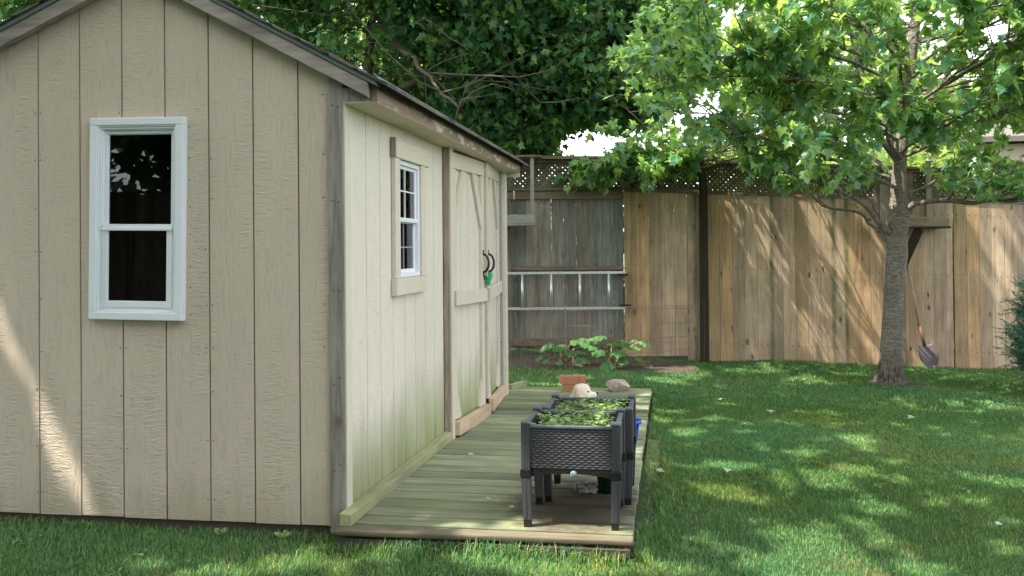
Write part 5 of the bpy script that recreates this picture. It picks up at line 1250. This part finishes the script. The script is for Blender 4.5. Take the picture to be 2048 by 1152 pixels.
def blades(x, y, wmul, hmul, seed):
    n = len(x); base = np.stack([x, y, gz2(x, y)-.004], 1)
    az = rng.uniform(0, 2*math.pi, n); patch = .5+.5*np.sin(x*2.3+1.3*np.sin(y*1.9))*np.cos(y*2.7+np.sin(x*3.1))
    lean = rng.uniform(.15, .9, n)*(.6+.6*patch); h = rng.uniform(.016, .036, n)*hmul*(.75+.5*patch); w = rng.uniform(.0010, .0019, n)*wmul
    wind = np.stack([np.cos(az), np.sin(az)], 1)+np.stack([.5*np.sin(x*3+y), .5*np.cos(y*2.5)], 1)
    wind /= np.linalg.norm(wind, axis=1, keepdims=True)
    sdx = np.stack([-wind[:, 1], wind[:, 0], np.zeros(n)], 1)*w[:, None]
    l = np.concatenate([wind*(lean*h)[:, None], np.zeros((n, 1))], 1)
    up = np.zeros((n, 3)); up[:, 2] = h
    m = base+l*.28+up*.62; t_ = base+l*1.0+up*.98*np.sqrt(np.maximum(.15, 1-(lean*.75)**2))[:, None]
    A = np.stack([base-sdx, base+sdx, m+sdx*.8, m-sdx*.8, t_], 1); Fc = np.array([(0, 1, 2), (0, 2, 3), (3, 2, 4)])
    return A.reshape(-1, 3), (Fc[None]+5*np.arange(n)[:, None, None]).reshape(-1, 3)
def addgrass(n, x0, x1, y0, y1, wm, hm):
    x, y, z = grass_points(n, x0, x1, y0, y1); V, Fs = blades(x, y, wm, hm, 0); off = sum(len(v) for v in GV); GV.append(V); GF.append(Fs+off)
addgrass(480000, -3.6, 4.6, -1.3, 1.6, 1., 1.)
addgrass(300000, 1.15, 5.5, 1.6, 4.2, 1.35, 1.)
addgrass(300000, -1.5, 8.1, 4.0, 8.4, 1.9, 1.05)
# longer tufts along edges
def edge(xs, ys, n, hm, spread):
    x = np.concatenate([np.linspace(xs[i], xs[i+1], n)+rng.normal(size=n)*spread for i in range(len(xs)-1)]); y = np.concatenate([np.linspace(ys[i], ys[i+1], n)+rng.normal(size=n)*spread for i in range(len(ys)-1)])
    k = ~((x > -.02) & (x < 1.2) & (y > -.14) & (y < 4.12)) & ~((x > -1.95) & (x < 0) & (y > -.012) & (y < GY)); x, y = x[k], y[k]
    V, Fs = blades(x, y, 1.15, hm, 0); off = sum(len(v) for v in GV); GV.append(V); GF.append(Fs+off)
edge([-2, 0], [-.03, -.03], 1500, 1.7, .02); edge([0, 1.2], [-.165, -.16], 1200, 2.1, .025); edge([1.225, 1.225], [-.1, .4], 500, 2.2, .02); edge([1.31, 1.31], [.2, 2.4], 2000, 1.9, .022); edge([1.24, 1.24], [2.3, 2.9], 400, 1.5, .03); edge([1.215, 1.215], [2.8, 4.1], 800, 1.4, .015)
edge([0, 1.2], [4.15, 4.15], 900, 1.3, .02); fe = [FP(u, -.06, 0) for u in (1.9, 4, 7.5)]; edge([p[0] for p in fe], [p[1] for p in fe], 1500, 1.6, .02)
mgr, t, b = newmat('grass_blades'); isl = island(t)
r_ = ramp(t, isl, [(0, (.028, .125, .05)), (.3, (.055, .185, .056)), (.7, (.115, .25, .05)), (.9, (.20, .31, .07)), (.95, (.36, .33, .15)), (1, (.42, .34, .20))])
pn = noise(t, coords(t), 1.3, 4, .6); pc = ramp(t, pn, [(.35, (.75, 1.0, 1.15)), (.55, (1., 1., 1.)), (.7, (1.35, 1.1, .8))])
gcol = mix(t, 1., r_.outputs[0], pc.outputs[0], 'MULTIPLY')
dry = noise(t, coords(t), 2.6, 3, .5); gcol = mix(t, ramp(t, dry, [(.66, 0.), (.74, .55)]).outputs[0], gcol, (.22, .17, .08))
L(t, gcol, b.inputs['Base Color']); b.inputs['Roughness'].default_value = .5; b.inputs['Specular IOR Level'].default_value = .4
tl = t.nodes.new('ShaderNodeBsdfTranslucent'); L(t, mix(t, .4, gcol, (.20, .30, .04)), tl.inputs[0]); mxs = t.nodes.new('ShaderNodeMixShader'); mxs.inputs[0].default_value = .35
L(t, b.outputs[0], mxs.inputs[1]); L(t, tl.outputs[0], mxs.inputs[2]); L(t, mxs.outputs[0], t.nodes['Material Output'].inputs[0])
tag(np_mesh('grass', np.concatenate(GV), np.concatenate(GF), mgr), 'green lawn grass dappled with sunlight', 'grass', None, 'stuff')
# clover and weeds, soft litter
Pw = []
for k in range(230):
    x, y = rng.uniform(-3, 4), rng.uniform(-1.1, 2.2)
    if -1.98 < x < 1.33 and y > -.17: continue
    if x > 1.3 and rng.random() < .75: continue
    for j in range(rng.integers(3, 7)): Pw.append((x+rng.normal()*.02, y+rng.normal()*.02, float(gz2(x, y))+rng.uniform(.018, .04)))
Pw = np.array(Pw); nW = len(Pw); V, Fs = leaves(Pw, np.concatenate([rng.normal(size=(nW, 2)), rng.uniform(-.1, .3, (nW, 1))], 1), rng.normal(size=(nW, 3))*.3+[0, 0, 1], rng.uniform(.014, .028, nW), OVAL)
tag(np_mesh('clover', V, Fs, leafmat('clover_leaf', [(.09, .17, .06), (.14, .23, .09)], .3, (.25, .36, .08))), 'small round leaved clover scattered in the lawn', 'clover', None, 'stuff')
for (px, lab) in ((452, 'small broad leaved weed at the foot of the shed left of the corner'), (588, 'small broad leaved weed at the foot of the shed near the corner post')):
    p = onlawn(px, 1062); p[1] = -.06; n = 7; ax = np.array([(math.cos(k*.9), math.sin(k*.9)*.6-.3, .7) for k in range(n)]); V, Fs = leaves(np.repeat(p[None], n, 0)+rng.normal(size=(n, 3))*[.012, .006, .0]+[0, 0, .01], ax, np.tile([0, -1, .5], (n, 1))+rng.normal(size=(n, 3))*.3, rng.uniform(.022, .038, n), OVAL)
    tag(np_mesh('weed', V, Fs, m_seed, org=p), lab, 'weed', 'weeds along the shed')
m_dry = leafmat('dry_leaf', [(.34, .27, .16), (.42, .40, .30), (.22, .12, .06)], .2, (.4, .3, .1)); m_palel = leafmat('pale_fallen_leaf', [(.40, .45, .36), (.46, .50, .40)], .2, (.4, .45, .3))
def litter(px, py, s, lab, mat, fn):
    p = fn(px, py); V, Fs = leaves(np.array([p])+[0, 0, .012 if fn is ondeck else .045], np.array([[math.cos(px), math.sin(px), .05]]), np.array([[.1, -.25, 1.]]), [s], SIMPLE)
    tag(np_mesh('fallen_leaf', V, Fs, mat, org=p), lab, 'leaf', 'fallen leaves')
litter(936, 912, .04, 'curled pale leaf on the deck boards near the door', m_palel, ondeck)
litter(975, 1003, .03, 'pale dry leaf on the deck left of the front planter', m_palel, ondeck)
litter(1028, 1018, .03, 'dark dry leaf on the deck beside the planter leg', m_dry, ondeck)
litter(1441, 810, .055, 'pale upturned leaf on the grass in mid lawn', m_palel, onlawn)
litter(1456, 954, .055, 'pale upturned leaf on the grass right of the deck', m_palel, onlawn)
litter(1992, 1067, .035, 'pale upturned leaf on the grass near the bottom right', m_palel, onlawn)
litter(1538, 832, .07, 'dry tan leaf on the grass in mid lawn', m_dry, onlawn)
litter(1826, 845, .06, 'reddish dry leaf on the grass in front of the young tree', m_dry, onlawn)
litter(1535, 728, .07, 'pale leaf on the grass at the foot of the fence', m_palel, onlawn)
litter(1313, 957, .05, 'tan dry leaf on the mossy edging', m_dry, onlawn)
